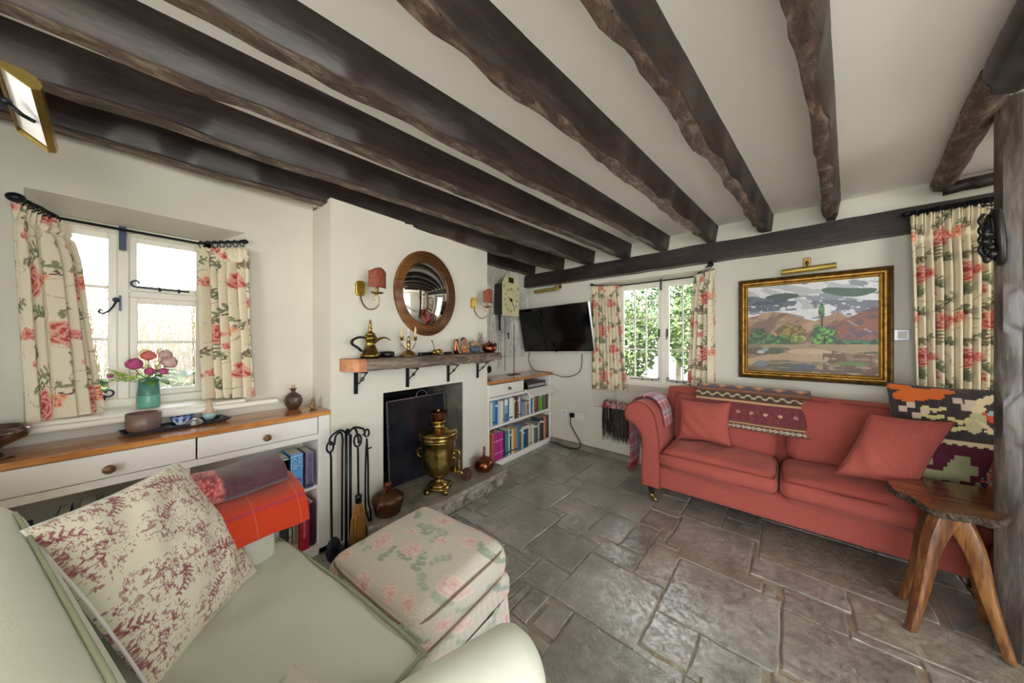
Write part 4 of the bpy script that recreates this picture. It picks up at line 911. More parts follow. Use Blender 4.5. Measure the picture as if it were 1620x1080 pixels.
# tartan blanket over the left arm
fx0 = []
P = spline([(-1.045, .20, 0), (-1.05, .40, 0), (-1.055, .60, 0), (-1.045, .72, 0), (-.985, .802, 0), (-.90, .815, 0), (-.83, .785, 0), (-.785, .70, 0), (-.765, .58, 0)], 8)
dl = [0]
for a, b in zip(P, P[1:]): dl.append(dl[-1]+(b-a).length)
Ls = dl[-1]; dl = np.array(dl)/Ls; PX_ = np.array([p.x for p in P]); PZ_ = np.array([p.y for p in P])
def f(u, v):
    s = np.interp(u, dl, PX_); z = np.interp(u, dl, PZ_)+.006*(fbm(u*8, v*6, 2)-.5)+.006; q = 2.74+v*.22+.02*np.sin(u*4)+.03*(u > .7)*(u-.7); s = s-.008*np.abs(np.sin(v*9+u*3))*(u < .45) + .006*(u > .6)
    return (DF.x*s+NF.x*q, DF.y*s+NF.y*q, z)
tr = thing('tartan_blanket', 'red and pale blue tartan blanket folded over the left arm of the red sofa', 'blanket', FW(-.95, 2.85, .8))
def rel(fn, o): 
    def g_(u, v): x, y, z = fn(u, v); return x-o.x, y-o.y, z-o.z
    return g_
sheet('blanket', 120, 50, rel(f, tr.location), lambda u, v: tartan(u*Ls+.03, v*.3), 'woven_wool', tr, thick=.009)
bm = bmesh.new(); rnd = random.Random(3)
for k in range(34):
    q = 2.74+.22*(k+.5)/34; b = FW(-1.05+rnd.uniform(-.006, .006), q, .21)-tr.location; tube([b, b+Vector((rnd.uniform(-.006, .006), rnd.uniform(-.004, .004), -.03)), b+Vector((rnd.uniform(-.01, .01), rnd.uniform(-.006, .006), -rnd.uniform(.06, .085)))], [.0035, .003, .0015], 5, bm)
o = obj('fringe', bm, 'fringe_red', tr, True)
# patterned rug with a dark fringe on the window seat
tr = thing('fringed_rug', 'folded rug with a long dark brown fringe hanging off the window seat behind the sofa', 'rug', FW(-1.36, 3.32, .55))
def f(u, v):
    s = -1.56+u*.44; q = 3.275+v*.22; z = .556+.030*np.sin(PI*np.clip(v*1.1, 0, 1))+.02*np.exp(-(u/.15)**2)+.010*(fbm(u*5, v*5, 2)-.5)-.03*np.clip((.08-v)/.08, 0, 1)
    return (DF.x*s+NF.x*q, DF.y*s+NF.y*q, z)
sheet('rug_body', 70, 36, rel(f, tr.location), lambda u, v: blend(blend(np.tile(hx('#5a3a38'), (len(u), 1)), (fbm(u*24, v*14) > .52), hx('#c9a6a4')), fbm(u*22+5, v*20) > .62, hx('#a03c4a')), 'woven_wool', tr, thick=.02, off=1)
for nm_, m_, a_, b_ in (('fringe', 'fringe_brown', 0, 1), ('fringe', 'fringe_grey', .35, .62)):
    bm = bmesh.new()
    for k in range(110 if a_ == 0 else 30):
        u_ = a_+(b_-a_)*rnd.random(); s = -1.55+.42*u_; q = 3.26-rnd.random()*.03; ln = rnd.uniform(.27, .37); b = FW(s, q, .555)-tr.location
        w_ = lambda a: DF*rnd.uniform(-a, a)+NF*rnd.uniform(-a*.3, a*.3)
        tube([b, b+w_(.006)-Vector((0, 0, ln*.35)), b+w_(.010)-Vector((0, 0, ln*.7)), b+w_(.014)-Vector((0, 0, ln))], [.004, .006, .0055, .0015], 5, bm)
    obj(nm_, bm, m_, tr, True)
# ================================================================ GREEN ARMCHAIR (local x across, y to the front)
CA = math.radians(6); co = Vector((-1.0, 0.0, 0))
t = thing('armchair', 'pale green armchair in the foreground with rolled arms and a loose seat cushion', 'armchair', co, CA)
Mi = (Matrix.Translation(co) @ Matrix.Rotation(CA, 4, 'Z')).inverted()
def C_(x, y, z=0): return Mi @ Vector((x, y, z))
obj('base', mesh_at(soft_box(1.02, .84, .30, .03, 10), .02, -.02, .20), 'green_linen', t, True)
bk = obj('back', mesh_at(soft_box(1.02, .46, .70, .09, 18, .012, M=Matrix.Rotation(math.radians(5), 4, 'Z')), .02, -.29, .57), 'green_linen', t, True)
pts = [Vector((x, -.083+.087*(x-.02), .897-.10*max(0, (abs(x-.02)-.38)/.13)**2)) for x in np.linspace(-.46, .50, 25)]
obj('piping', tube(pts, .0035, 8), 'green_piping', bk, True)
def tshape(P):
    x, y = P[:, 0], P[:, 1]; k = np.clip((y-.12)/.10, 0, 1); P[:, 0] = x*(1+.24*k*np.abs(x)/.38); return P
sc = obj('seat_cushion', mesh_at(soft_box(.70, .66, .15, .05, 40, .026, .01, 2, .012, shape=tshape), -.03, .125, .445), 'green_linen', t, True)
e = [(-.445, .30), (-.447, .42), (-.425, .440), (0, .452), (.36, .440), (.385, .42), (.385, .30)]
for z in (.508,): obj('piping', tube(spline([Vector((a, b, z)) for a, b in e], 5), .005, 7), 'green_piping', sc, True)
# far arm: boxy, carries the blankets; near arm: full roll
obj('arm', mesh_at(soft_box(.24, .78, .62, .05, 12, .01), -.44, -.0, .39), 'green_linen', t, True)
na = obj('arm', mesh_at(soft_box(.17, .74, .52, .05, 10), .56, .13, .32), 'green_linen', t, True)
axis = [C_(-.63, -.40, .60), C_(-.56, -.05, .60), C_(-.475, .28, .60), C_(-.405, .515, .595)]
ax = spline(axis, 10); rr = [.085]*len(ax)
ends = [ax[-1]+(ax[-1]-ax[-2]).normalized()*k for k in (.022, .040, .050)]
obj('arm_roll', tube(ax+ends, rr+[.078, .058, .025], 26), 'green_linen', na, True)
for x, y in ((-.45, .34), (.50, .42), (-.45, -.38), (.5, -.38)): obj('leg', lathe([(.022, 0), (.03, .06), (.03, .06)], 10, None, Matrix.Translation((x, y, 0))), 'leg_dark', t, True)
# toile cushion on the chair: corners from the photograph's geometry
A_, B_, Cc, D_ = Vector((-1.275, .262, .545)), Vector((-1.065, .03, .545)), Vector((-1.45, .088, .90)), Vector((-1.15, -.125, .90))
r = thing('toile_cushion', 'cream cushion printed with madder red toile scenes, leaning in the corner of the green armchair', 'cushion')
cen = (A_+B_+Cc+D_)/4; xd = ((A_-B_)+(Cc-D_)); zd = ((Cc-A_)+(D_-B_)); wd = xd.length/2; hd = zd.length/2
pillow('cushion_body', wd*1.06, hd*1.06, .13, lambda u, v: toile(u, v), 'cloth_print', r, n=230, pinch=.05, seed=3)
obj('piping', tube(pillow_edge(wd*1.06, hd*1.06, .05), .0035, 6, closed=True), 'white_soft', r, True)
pose(r, cen+Vector((-.005, .01, .0)), -xd, zd)
r = thing('floral_cushion', 'small pale pink floral cushion lying on the chair seat at the bottom edge', 'cushion')
pillow('cushion_body', .26, .22, .10, lambda u, v: faded_roses(u*1.4, v*1.4), 'cloth_print', r, n=60, seed=6); pose(r, onz(440, 1215, .60), (1, .3, 0), (-.3, 1, .15))
# blankets on the far arm
tr = thing('orange_blanket', 'bright orange checked wool blanket hanging over the far arm of the green armchair', 'blanket', (-1.42, .13, .70), CA)
P = spline([(-.17, -.20, 0), (-.165, -.05, 0), (-.15, .02, 0), (-.08, .045, 0), (.02, .045, 0), (.10, .03, 0), (.135, -.01, 0), (.15, -.055, 0)], 8); dl2 = [0]
for a, b in zip(P, P[1:]): dl2.append(dl2[-1]+(b-a).length)
L2 = dl2[-1]; dl2 = np.array(dl2)/L2; OX = np.array([p.x for p in P]); OZ = np.array([p.y for p in P])
def f(u, v): 
    x = np.interp(u, dl2, OX); z = np.interp(u, dl2, OZ)+.006*(fbm(u*6, v*6, 2)-.5); y = -.06+v*(.36+.02*np.sin(u*5)); return x+.004*np.sin(v*8), y, z
def ob(u, v):
    c = np.tile(hx('#c23a17'), (len(u), 1))*(1+.25*(fbm(u*160, v*200)-.5))[:, None]; y = v*.38; x = u*L2
    c = blend(c, (np.abs((y % .14)-.07) < .0014)*.35, hx('#d88a70')); c = blend(c, (np.abs((x % .11)-.055) < .003)*.55, hx('#8c2a6a')); return c
sheet('blanket', 90, 120, f, ob, 'woven_wool', tr, thick=.014, off=1)
tr = thing('mohair_throw', 'pink and dark purple mohair throw rolled on top of the orange blanket', 'blanket', (-1.46, .13, .765), CA)
def f(u, v):
    a = u*2*PI; y = -.245+v*.505; rx = .105+.01*np.sin(v*9)-.05*np.clip((.32-v)/.06, 0, 1); rz = .050+.006*np.sin(v*13+a)-.018*np.clip((.35-v)/.1, 0, 1); k = np.clip(np.minimum(v, 1-v)/.03, .05, 1)**.5
    return rx*np.cos(a)*k, y, .035+rz*np.sin(a)*k+.004*(fbm(u*20, v*20, 2)-.5)
def mb(u, v):
    c = np.tile(hx('#d0675c'), (len(u), 1)); n = fbm(u*40, v*60, 4); c = blend(c, n > .55, hx('#e58a80')); c = blend(c, (n < .42), hx('#8e3442')); c = blend(c, (np.abs(fbm(u*90, v*150, 3)-.5) < .03)*.6, hx('#e8a59a'))
    k = np.clip((v-.60)/.03, 0, 1); c = c*(1-k)[:, None]+(np.tile(hx('#54343f'), (len(u), 1))*(1+.9*(fbm(u*90, v*120)-.45))[:, None])*k[:, None]; k2 = (v > .42)*(v < .60)*(n > .5)*.5
    return blend(c, k2, hx('#8a3a48'))
sheet('throw', 60, 130, f, mb, 'woven_wool', tr, thick=0)
# ================================================================ OTTOMAN
oc = Vector((-1.075, .755, 0)); oa = math.radians(3)
t = thing('ottoman', 'square footstool covered in faded rose fabric with a loose top cushion and gathered skirt', 'footstool', oc, oa)
o = obj('cushion', None or arr_mesh('c', [], []), 'cloth_print', t)
def painted(name, me, colf, parent, loc):
    V = np.array([v.co[:] for v in me.vertices]); a = me.color_attributes.new('Col', 'FLOAT_COLOR', 'POINT'); c = np.ones((len(V), 4), dtype=np.float32); c[:, :3] = np.clip(colf(V), 0, 1); a.data.foreach_set('color', c.ravel())
    o = obj(name, me, 'cloth_print', parent, True); o.location = loc; return o
bpy.data.objects.remove(o)
pf = lambda V: faded_roses(V[:, 0]+V[:, 2]+1, V[:, 1]+V[:, 2]*.9+1)
cu = painted('cushion', soft_box(.55, .50, .145, .06, 90, .02, .012, 4, .004), pf, t, (0, 0, .385))
for z in (.05, -.052): obj('piping', tube([Vector((math.copysign(abs(math.cos(a))**.28, math.cos(a))*.268, math.copysign(abs(math.sin(a))**.28, math.sin(a))*.243, z)) for a in np.linspace(0, 2*PI, 81)[:-1]], .0042, 6, closed=True), 'brown_cloth', cu, True)
painted('base', soft_box(.55, .51, .10, .03, 60, 0), pf, t, (0, 0, .275))
def f(u, v):
    a = u*2*PI; k = .26; cx = np.sign(np.cos(a))*np.abs(np.cos(a))**k; cy = np.sign(np.sin(a))*np.abs(np.sin(a))**k; g_ = 1+(1-v)*.06+.016*np.sin(a*46)*(1-v*.4); return cx*.280*g_, cy*.258*g_, .012+v*.235
sheet('skirt', 420, 24, f, lambda u, v: faded_roses(u*2.2, v*.24)*.98, 'cloth_print', t, thick=.003)
# ================================================================ STOOL WITH A BURR TOP
t = thing('burr_stool', 'rustic stool with a live-edge burr wood top on four splayed curved legs beside the post', 'stool', (.66, 2.33, 0))
so = t.location; zt = .585
edge = [(1400,760),(1425,757),(1470,757),(1520,765),(1560,772),(1590,790),(1602,815),(1580,826),(1545,818),(1505,812),(1470,803),(1440,785),(1415,775)]
poly = []
for p in edge: q = onz(*p, zt)-so; poly.append((q.x, q.y))
pc = [tuple(v)[:2] for v in spline([(a, b, 0) for a, b in poly+poly[:1]], 5)][:-1]
bm = bmesh.new(); R = []; cx = sum(p[0] for p in pc)/len(pc); cy = sum(p[1] for p in pc)/len(pc); rnd = random.Random(8)
for lev, (k, z) in enumerate(((.93, zt-.034), (.985, zt-.028), (1.01, zt-.014), (.985, zt-.003), (.965, zt))):
    ring = []
    for i, (a, b) in enumerate(pc):
        j = 1+rnd.uniform(-.022, .022)*(lev in (1, 2, 3)); ring.append(bm.verts.new((cx+(a-cx)*k*j, cy+(b-cy)*k*j, z+rnd.uniform(-.003, .003)*(lev in (1, 2)))))
    R.append(ring)
for a, b in zip(R, R[1:]):
    for i in range(len(pc)): f_ = bm.faces.new((a[i], a[(i+1) % len(pc)], b[(i+1) % len(pc)], b[i])); f_.material_index = 1
bm.faces.new(R[0]).material_index = 1; bm.faces.new(R[-1]); obj('top', bm, ['burr_top', 'bark_edge'], t)
for (fxp, tp) in (((1428, 947), (1497, 800)), ((1440, 997), (1500, 815)), ((1600, 1050), (1507, 812)), ((1563, 987), (1520, 800))):
    f0 = onz(*fxp, 0)-so; hub = onz(*tp, .54)-so; hub = hub*.75+Vector((cx, cy, .54))*.25; hub.z = zt-.035; mid = f0.lerp(hub, .60)+Vector((0, 0, .03))+(hub-f0).cross(Vector((0, 0, 1))).normalized()*0 ; out = Vector((f0.x-hub.x, f0.y-hub.y, 0)).normalized()
    c = spline([f0, f0.lerp(hub, .33)+Vector((0, 0, .03))+out*.0, f0.lerp(hub, .68)+out*.012+Vector((0, 0, .03)), hub], 6); n = len(c); bm = bmesh.new(); rings = []
    side = out.cross(Vector((0, 0, 1)))
    for i, p in enumerate(c):
        k = i/(n-1); w = .017+.008*k; dpt = .024+.046*k**1.6; tan = (c[min(i+1, n-1)]-c[max(i-1, 0)]).normalized(); no = side.cross(tan).normalized()
        rings.append([bm.verts.new(p+side*w*a-no*0+no*dpt*b*.6) for a, b in ((-1, -1), (1, -1), (1, 1), (-1, 1))])
    for a, b in zip(rings, rings[1:]):
        for k in range(4): bm.faces.new((a[k], a[(k+1) % 4], b[(k+1) % 4], b[k]))
    bm.faces.new(rings[0]); bm.faces.new(rings[-1])
    for v in bm.verts:
        if v.co.z < .012: v.co.z = .002
    bevel(obj('leg', bm, 'yew_leg', t, True), .006, 2)
# ================================================================ HEARTH AND FIREPLACE
t = thing('hearth', 'low raised stone hearth with rough pitched front edge projecting from the chimney breast', 'hearth', (-2.09, 1.6, 0))
o_ = t.location
top = [(-2.088,.975),(-1.90,.955),(-1.80,1.22),(-1.785,1.60),(-1.775,2.10),(-1.80,2.20),(-2.088,2.23)]
bm = bmesh.new(); rnd = random.Random(2)
def outline(k, z, j, dense=10):
    out = []
    for i in range(len(top)-1):
        a, b = top[i], top[i+1]
        for q in range(dense):
            f = q/dense; x, y = a[0]+(b[0]-a[0])*f, a[1]+(b[1]-a[1])*f; out.append((x-o_.x - k + rnd.uniform(-j, j), y-o_.y+rnd.uniform(-j, j)*.4, z+rnd.uniform(-j, j)*.5))
    out.append((top[-1][0]-o_.x, top[-1][1]-o_.y, z)); return out
R = [[bm.verts.new(p) for p in outline(k, z, j)] for k, z, j in ((.025, 0, .003), (.020, .03, .012), (.018, .075, .012), (.020, .098, .006))]
for a, b in zip(R, R[1:]):
    for i in range(len(a)-1): bm.faces.new((a[i], a[i+1], b[i+1], b[i]))
obj('riser', bm, 'hearth_stone', t)
bm = bmesh.new(); R = [[bm.verts.new(p) for p in outline(k, z, j)] for k, z, j in ((.004, .098, .002), (0, .112, .004), (.004, .128, .003), (.010, .132, .0005))]
for a, b in zip(R, R[1:]):
    for i in range(len(a)): bm.faces.new((a[i], a[(i+1) % len(a)], b[(i+1) % len(a)], b[i]))
bm.faces.new(R[-1]); bm.faces.new(R[0]); obj('slab', bm, 'hearth_top', t)
hf = bmesh.new(); box(hf, -2.60, -2.085, 1.165, 1.905, .10, .130); struct('trim_firebox_floor', hf, 'hearth_top')
t = thing('fire_screen', 'grey-black sheet metal fire board with a wire loop handle leaning in the fireplace', 'fire screen', LW(1.30, 2.26, .135), 0, rot=Euler((0, 0, RL)))
t.rotation_euler = Euler((math.radians(-4), 0, RL))
bevel(obj('sheet', B((0, .565, -.006, .006, 0, .675)), 'black_sheet', t), .003, 1)
obj('rim', B((-.006, 0, -.012, .010, 0, .675), (.565, .571, -.012, .010, 0, .675), (-.006, .571, -.012, .010, .675, .681)), 'silver', t)
obj('loop_handle', tube([Vector((.33+.055*math.cos(a), 0, .681+.05*math.sin(a))) for a in np.linspace(0, PI, 14)], .004, 6), 'silver', t, True)
bm = bmesh.new()
for k in range(5): ball(bm, (.002, -.012, .06+k*.14), .004, segs=8, rings=6)
obj('rivets', bm, 'silver', t, True)
# samovar
sp = Vector((-1.955, 1.535, .132)); t = thing('samovar', 'tall hammered brass samovar with ring handles and a tap standing on the hearth', 'samovar', sp, math.radians(38))
bm = B((-.085, .085, -.085, .085, .028, .040)); 
for sx in (-1, 1):
    for sy in (-1, 1): box(bm, sx*.07-.018, sx*.07+.018, sy*.07-.018, sy*.07+.018, 0, .03)
lathe([(.075, .04), (.07, .055), (.04, .07), (.028, .085), (.03, .10), (.045, .112), (.06, .118)], 32, bm)
obj('foot', bm, 'brass', t, True)
prof = [(.055, .115), (.09, .135), (.115, .165), (.124, .19), (.127, .22), (.129, .33), (.127, .385), (.131, .39), (.131, .402)]
bm = lathe(prof, 48)
for v in bm.verts:
    a = math.atan2(v.co.y, v.co.x); v.co.x *= 1+.008*math.sin(a*14+v.co.z*40); v.co.y *= 1+.008*math.sin(a*14+v.co.z*40)
obj('body', bm, 'hammered_brass', t, True)
obj('collar', lathe([(.129, .398), (.144, .405), (.146, .42), (.139, .432), (.148, .44), (.146, .455), (.12, .468), (.08, .478), (.050, .49), (.042, .505), (.040, .52), (.052, .53), (.058, .537), (.052, .545), (.038, .55)], 40), 'brass', t, True)
obj('bowl', lathe([(.03, .548), (.045, .556), (.056, .575), (.052, .592), (.060, .600), (.082, .607), (.080, .610), (.055, .603), (.035, .606), (.0001, .606)], 32), 'copper', t, True)
b_ = ball(bmesh.new(), (0, 0, .620), .013); obj('finial', b_, 'pale_brass', t, True)
for sg in (-1, 1):
    M = Matrix.Rotation(math.radians(-8), 4, 'Z')
    pts = [M @ Vector((sg*(.145+.028*math.cos(a)), 0, .285+.034*math.sin(a))) for a in np.linspace(0, 2*PI, 21)[:-1]]
    bm = tube(pts, .0095, 8, closed=True); ball(bm, M @ Vector((sg*.127, 0, .295)), .017, .02, .02); obj('handle', bm, 'brass', t, True)
M = Matrix.Rotation(math.radians(15), 4, 'Z')
bm = tube([M @ Vector(p) for p in ((.095, -.05, .165), (.14, -.075, .163), (.165, -.09, .162), (.175, -.095, .15), (.176, -.096, .135))], [.013, .011, .013, .010, .008], 10)
tube([M @ Vector((.152, -.083, .165)), M @ Vector((.152, -.083, .20)), M @ Vector((.152, -.083, .235)), M @ Vector((.152, -.083, .262))], [.008, .006, .008, .0035], 8, bm); ball(bm, M @ Vector((.152, -.083, .205)), .011); ball(bm, M @ Vector((.152, -.083, .19)), .012)
obj('tap', bm, 'brass', t, True)
obj('spout_flower', lathe([(.0001, 0), (.03, .004), (.035, .012), (.02, .022), (.0001, .024)], 12, None, M @ Matrix.Translation((.11, -.062, .165)) @ Matrix.Rotation(PI/2, 4, 'Y')), 'brass', t, True)
# copper pot, copper kettle, pine cone
t = thing('copper_flask', 'squat aged copper flask with a narrow neck on the left end of the hearth', 'pot', (-1.965, 1.12, .132))
obj('body', lathe([(.0001, 0), (.072, 0), (.080, .006), (.098, .075), (.105, .095), (.100, .112), (.07, .135), (.03, .150), (.022, .155)], 36), 'copper_aged', t, True)
obj('neck', lathe([(.022, .150), (.018, .165), (.018, .185), (.024, .197), (.020, .197), (.014, .183), (.014, .155)], 24), 'copper', t, True)
obj('handle', tube(spline([(.012, -.02, .178), (.03, -.05, .150), (.045, -.085, .105), (.045, -.098, .07)], 6), .007, 8), 'copper', t, True)
t = thing('copper_kettle', 'round polished copper kettle with a loop handle at the right end of the hearth', 'kettle', (-1.93, 2.02, .132), math.radians(20))
bm = lathe([(.0001, 0), (.055, 0), (.078, .018), (.094, .05), (.090, .08), (.068, .105), (.038, .116), (.0001, .118)], 36); obj('body', bm, 'copper', t, True)
obj('lid', lathe([(.036, .116), (.034, .122), (.012, .126), (.0001, .127)], 24), 'copper', t, True)
obj('handle', tube([Vector((0, .006+.020*math.cos(a)*.9, .165+.045*math.sin(a))) for a in np.linspace(0, 2*PI, 25)[:-1]], .0055, 8, closed=True), 'copper', t, True)
obj('spout', tube(spline([(.06, -.055, .045), (.078, -.072, .058), (.084, -.080, .078), (.082, -.082, .095)], 5), .009, 8), 'copper', t, True)
t = thing('pine_cone', 'brown open pine cone between the samovar and the copper kettle', 'pine cone', (-1.905, 1.79, .134))
bm = ball(bmesh.new(), (0, 0, .045), .034, .034, .042); rnd = random.Random(9)
for k in range(90):
    ph = k*2.39996; zz = 1-2*(k+.5)/90; rr_ = math.sqrt(1-zz*zz); d = Vector((rr_*math.cos(ph), rr_*math.sin(ph), zz)); c = Vector((0, 0, .045))+Vector((d.x*.036, d.y*.036, d.z*.042))
    tube([c-d*.006, c+d*.004+Vector((0, 0, .002)), c+d*.013+Vector((0, 0, .005))], [.004, .007, .0015], 5, bm)
obj('scales', bm, 'cone_brown', t)
# fire irons
t = thing('fire_iron_stand', 'black wrought iron fire iron stand with curled hooks beside the chimney breast', 'fire iron stand', (-1.975, .86, 0))
bm = lathe([(.075, 0), (.075, .012), (.02, .02), (.0001, .022)], 20); tube([Vector((0, -.008, .01)), Vector((0, -.008, .74))], .009, 8, bm); tube([Vector((.006, .014, .01)), Vector((.006, .014, .72))], .009, 8, bm)
obj('pole', bm, 'iron', t, True)
SP = [(-.10, .69), (.055, .665), (.10, .70)]
for i, (sy, sz) in enumerate(SP):
    x = .018*(1 if i == 1 else 0); bm = tube(spline([(0, 0, .72), (x, sy*.35, .755), (x, sy*.75, .745), (x, sy, sz+.03), (x+.01, sy*1.02, sz), (x+.02, sy*.86, sz+.004)], 6), .0065, 8); ball(bm, (0, 0, .745), .013); obj('hook', bm, 'iron', t, True)
def loop_top(y, z, x, r=.018): return [Vector((x, y+r*math.sin(a), z+r*1.7*math.cos(a))) for a in np.linspace(-PI*.92, PI*.92, 18)]
tl = thing('fire_shovel', 'iron fire shovel with a looped handle hanging left on the stand', 'fire tool', (-1.96, .755, .63)); g_ = 'fire irons'
bm = tube(loop_top(0, .045, 0), .006, 8); tube([Vector((0, 0, .015)), Vector((0, .006, -.02)), Vector((.0, .008, -.30)), Vector((.0, .010, -.50))], .0062, 8, bm); obj('handle', bm, 'iron', tl, True)
bm = ball(bmesh.new(), (.02, .012, -.555), .030, .042, .075, M=None); obj('scoop', bm, 'iron', tl, True)
tl = thing('hearth_brush', 'straw hearth brush with a black collar and iron handle on the stand', 'brush', (-1.94, .905, .66))
bm = tube(loop_top(0, .02, 0, .022), .006, 8); tube([Vector((0, 0, -.015)), Vector((0, .002, -.05)), Vector((0, .005, -.33))], .0062, 8, bm); obj('handle', bm, 'iron', tl, True)
obj('collar', lathe([(.016, -.365), (.019, -.365), (.020, -.320), (.014, -.315)], 16, None, Matrix.Translation((0, .005, 0))), 'black_plastic', tl, True)
bm = bmesh.new(); rnd = random.Random(4)
for k in range(150):
    a = rnd.random()*2*PI; r_ = math.sqrt(rnd.random()); p0 = Vector((.014*r_*math.cos(a), .016*r_*math.sin(a)+.005, -.36)); p1 = Vector((.030*r_*math.cos(a), .055*r_*math.sin(a)+.005, -.59-rnd.random()*.02)); tube([p0, p0.lerp(p1, .4)+Vector((.006*r_*math.cos(a), .010*r_*math.sin(a), 0)), p1], [.003, .0035, .002], 5, bm)
lathe([(.013, -.36), (.026, -.45), (.034, -.57)], 14, bm, Matrix.Translation((0, .005, 0))); obj('straw', bm, 'broom_straw', tl, True)
tl = thing('fire_tongs', 'iron fire tongs hanging right on the stand, nearest the fireplace', 'fire tool', (-1.965, .975, .66))
bm = tube(loop_top(0, .045, 0, .014), .006, 8)
for sg in (-1, 1): tube(spline([(0, 0, .01), (sg*.004, sg*.006, -.15), (sg*.006, sg*.007, -.38), (sg*.002, sg*.012+.01, -.46), (0, .028, -.56)], 5), .0062, 8, bm)
tube([Vector((0, -.01, -.06)), Vector((0, .03, -.055))], .005, 6, bm); obj('arms', bm, 'iron', tl, True)
tl = thing('fire_poker', 'slim iron poker hanging behind the brush on the stand', 'fire tool', (-2.0, .83, .69))
bm = tube(spline([(0, -.035, -.02), (0, -.028, .03), (0, 0, .045), (0, .012, .0), (0, .01, -.10), (0, .008, -.62)], 6), .006, 8); obj('rod', bm, 'iron', tl, True)
# ================================================================ MANTEL SHELF
t = lwt('mantel_shelf', 'rough weathered beam mantel shelf over the fireplace with a pale sawn left end', 'mantel shelf', .86, 2.09, 1.10)
Lm = 1.40; n = 60; bm = bmesh.new(); R = []
for i in range(n+1):
    x = i/n*Lm; A = np.array([x*9.]); dj = .03*min(1, max(0, (.0-x+.07)/.07)); k = .010+.012*(x > .75)
    w = lambda s_: (fbm(A*1.0, A*0+s_, 3)[0]-.5)*2*k
    taper = 1-.45*max(0, (.06-x)/.06)**2
    R.append([bm.verts.new(p) for p in ((x, 0, w(1)*.6), (x, -.165*taper+w(2), .004+w(3)), (x, -.172*taper+w(4), .04+w(5)), (x, -.165*taper+w(6), .078+w(7)*.5), (x, -.155*taper+w(8)*.4, .082), (x, 0, .082))])
for a, b in zip(R, R[1:]):
    for k in range(6):
        f_ = bm.faces.new((a[k], a[(k+1) % 6], b[(k+1) % 6], b[k]))
        if a[0].co.x < .085: f_.material_index = 1
f_ = bm.faces.new(R[0]); f_.material_index = 1; bm.faces.new(R[-1]); obj('beam', bm, ['mantel_wood', 'cut_wood'], t)
for x in (.10, .485, .88, 1.235):
    bm = B((x-.012, x+.012, -.012, -.002, -.155, -.004), (x-.012, x+.012, -.14, -.002, -.010, -.003))
    c = [Vector((x, -.012, -.10)), Vector((x+.012, -.04, -.075)), Vector((x+.018, -.075, -.045)), Vector((x+.020, -.10, -.02)), Vector((x+.026, -.115, -.008))]
    tube(spline(c, 5), .0045, 6, bm); tube([Vector((x+.016+.011*math.cos(a), -.062, -.055+.011*math.sin(a))) for a in np.linspace(0, 2*PI, 13)[:-1]], .003, 5, bm, closed=True)
    obj('bracket', bm, 'iron', t)
MZ = 1.184
simple('groove_dark', '#2b170a', .6); simple('pale_bounce_ground', '#cfc9bb', .9, nscale=8, namt=.05)
def mt(name, label, cat, s, dq, rz=0, group=None): 
    return thing(name, label, cat, LW(s, 2.09-dq, MZ), RL+rz, group)
t = mt('arabic_coffee_pot', 'tall brass coffee pot with a curved beak spout at the left end of the mantel', 'coffee pot', 1.015, .09); t.scale = (1.15, 1.15, .80)
obj('body', lathe([(.0001, 0), (.052, 0), (.053, .03), (.046, .036), (.040, .06), (.028, .10), (.024, .125), (.030, .14), (.036, .16), (.034, .178), (.024, .188), (.020, .19)], 32), 'hammered_brass', t, True)
obj('lid', lathe([(.030, .186), (.026, .20), (.012, .215), (.008, .225), (.013, .24), (.007, .252), (.010, .265), (.006, .28), (.007, .295), (.0015, .315), (.0001, .318)], 20), 'brass', t, True)
obj('spout', tube(spline([(.022, 0, .125), (.045, 0, .148), (.075, 0, .166), (.10, 0, .163), (.128, 0, .142)], 6), [.017-.0006*i for i in range(25)], 8, flat=.55), 'brass', t, True)
obj('handle', tube(spline([(-.030, 0, .165), (-.065, 0, .168), (-.098, 0, .145), (-.10, 0, .115), (-.07, 0, .085), (-.048, 0, .055)], 6), .0085, 8), 'iron', t, True)
t = mt('ashtray', 'low black round dish beside the brass coffee pot on the mantel', 'dish', 1.15, .06); t.scale = (1.25, 1.25, 1.25); obj('dish', lathe([(.0001, .0), (.036, 0), (.040, .012), (.038, .028), (.034, .030), (.030, .022), (.0001, .02)], 24), 'black_plastic', t, True)
t = mt('candelabrum', 'small brass two-armed candlestick with white enamel plates and cream candles on the mantel', 'candlestick', 1.305, .085)
obj('base', lathe([(.0001, 0), (.062, 0), (.065, .006), (.050, .014), (.044, .026), (.026, .036), (.012, .045)], 28), 'brass', t, True)
obj('stem', lathe([(.012, .04), (.008, .05), (.014, .07), (.017, .09), (.010, .11), (.007, .118), (.011, .128), (.004, .142), (.0001, .15)], 18), 'brass', t, True)
for sg in (-1, 1):
    o = obj('arm', tube(spline([(0, 0, .05), (sg*.03, 0, .055), (sg*.052, 0, .085), (sg*.056, 0, .115)], 5), .0035, 6), 'brass', t, True)
    obj('candle_cup', lathe([(.004, .112), (.011, .118), (.012, .135), (.018, .142), (.012, .142)], 14, None, Matrix.Translation((sg*.056, 0, 0))), 'brass', t, True)
    obj('candle', lathe([(.0085, .14), (.008, .19), (.004, .215), (.0001, .22)], 12, None, Matrix.Translation((sg*.056, 0, 0))), 'candle', t, True)
    bm = prism([(sg*.012, .05), (sg*.030, .045), (sg*.048, .07), (sg*.050, .105), (sg*.030, .112), (sg*.014, .09)], .006, .010, 'Y'); pl_ = obj('enamel_plate', bm, 'white_enamel', t)
    bm = bmesh.new()
    for a in range(5): ball(bm, (sg*.032+.009*math.cos(a*1.256), .0055, .083+.013*math.sin(a*1.256)), .0032, .0012, .0032, 8, 6)
    obj('pierced_marks', bm, 'iron', pl_)
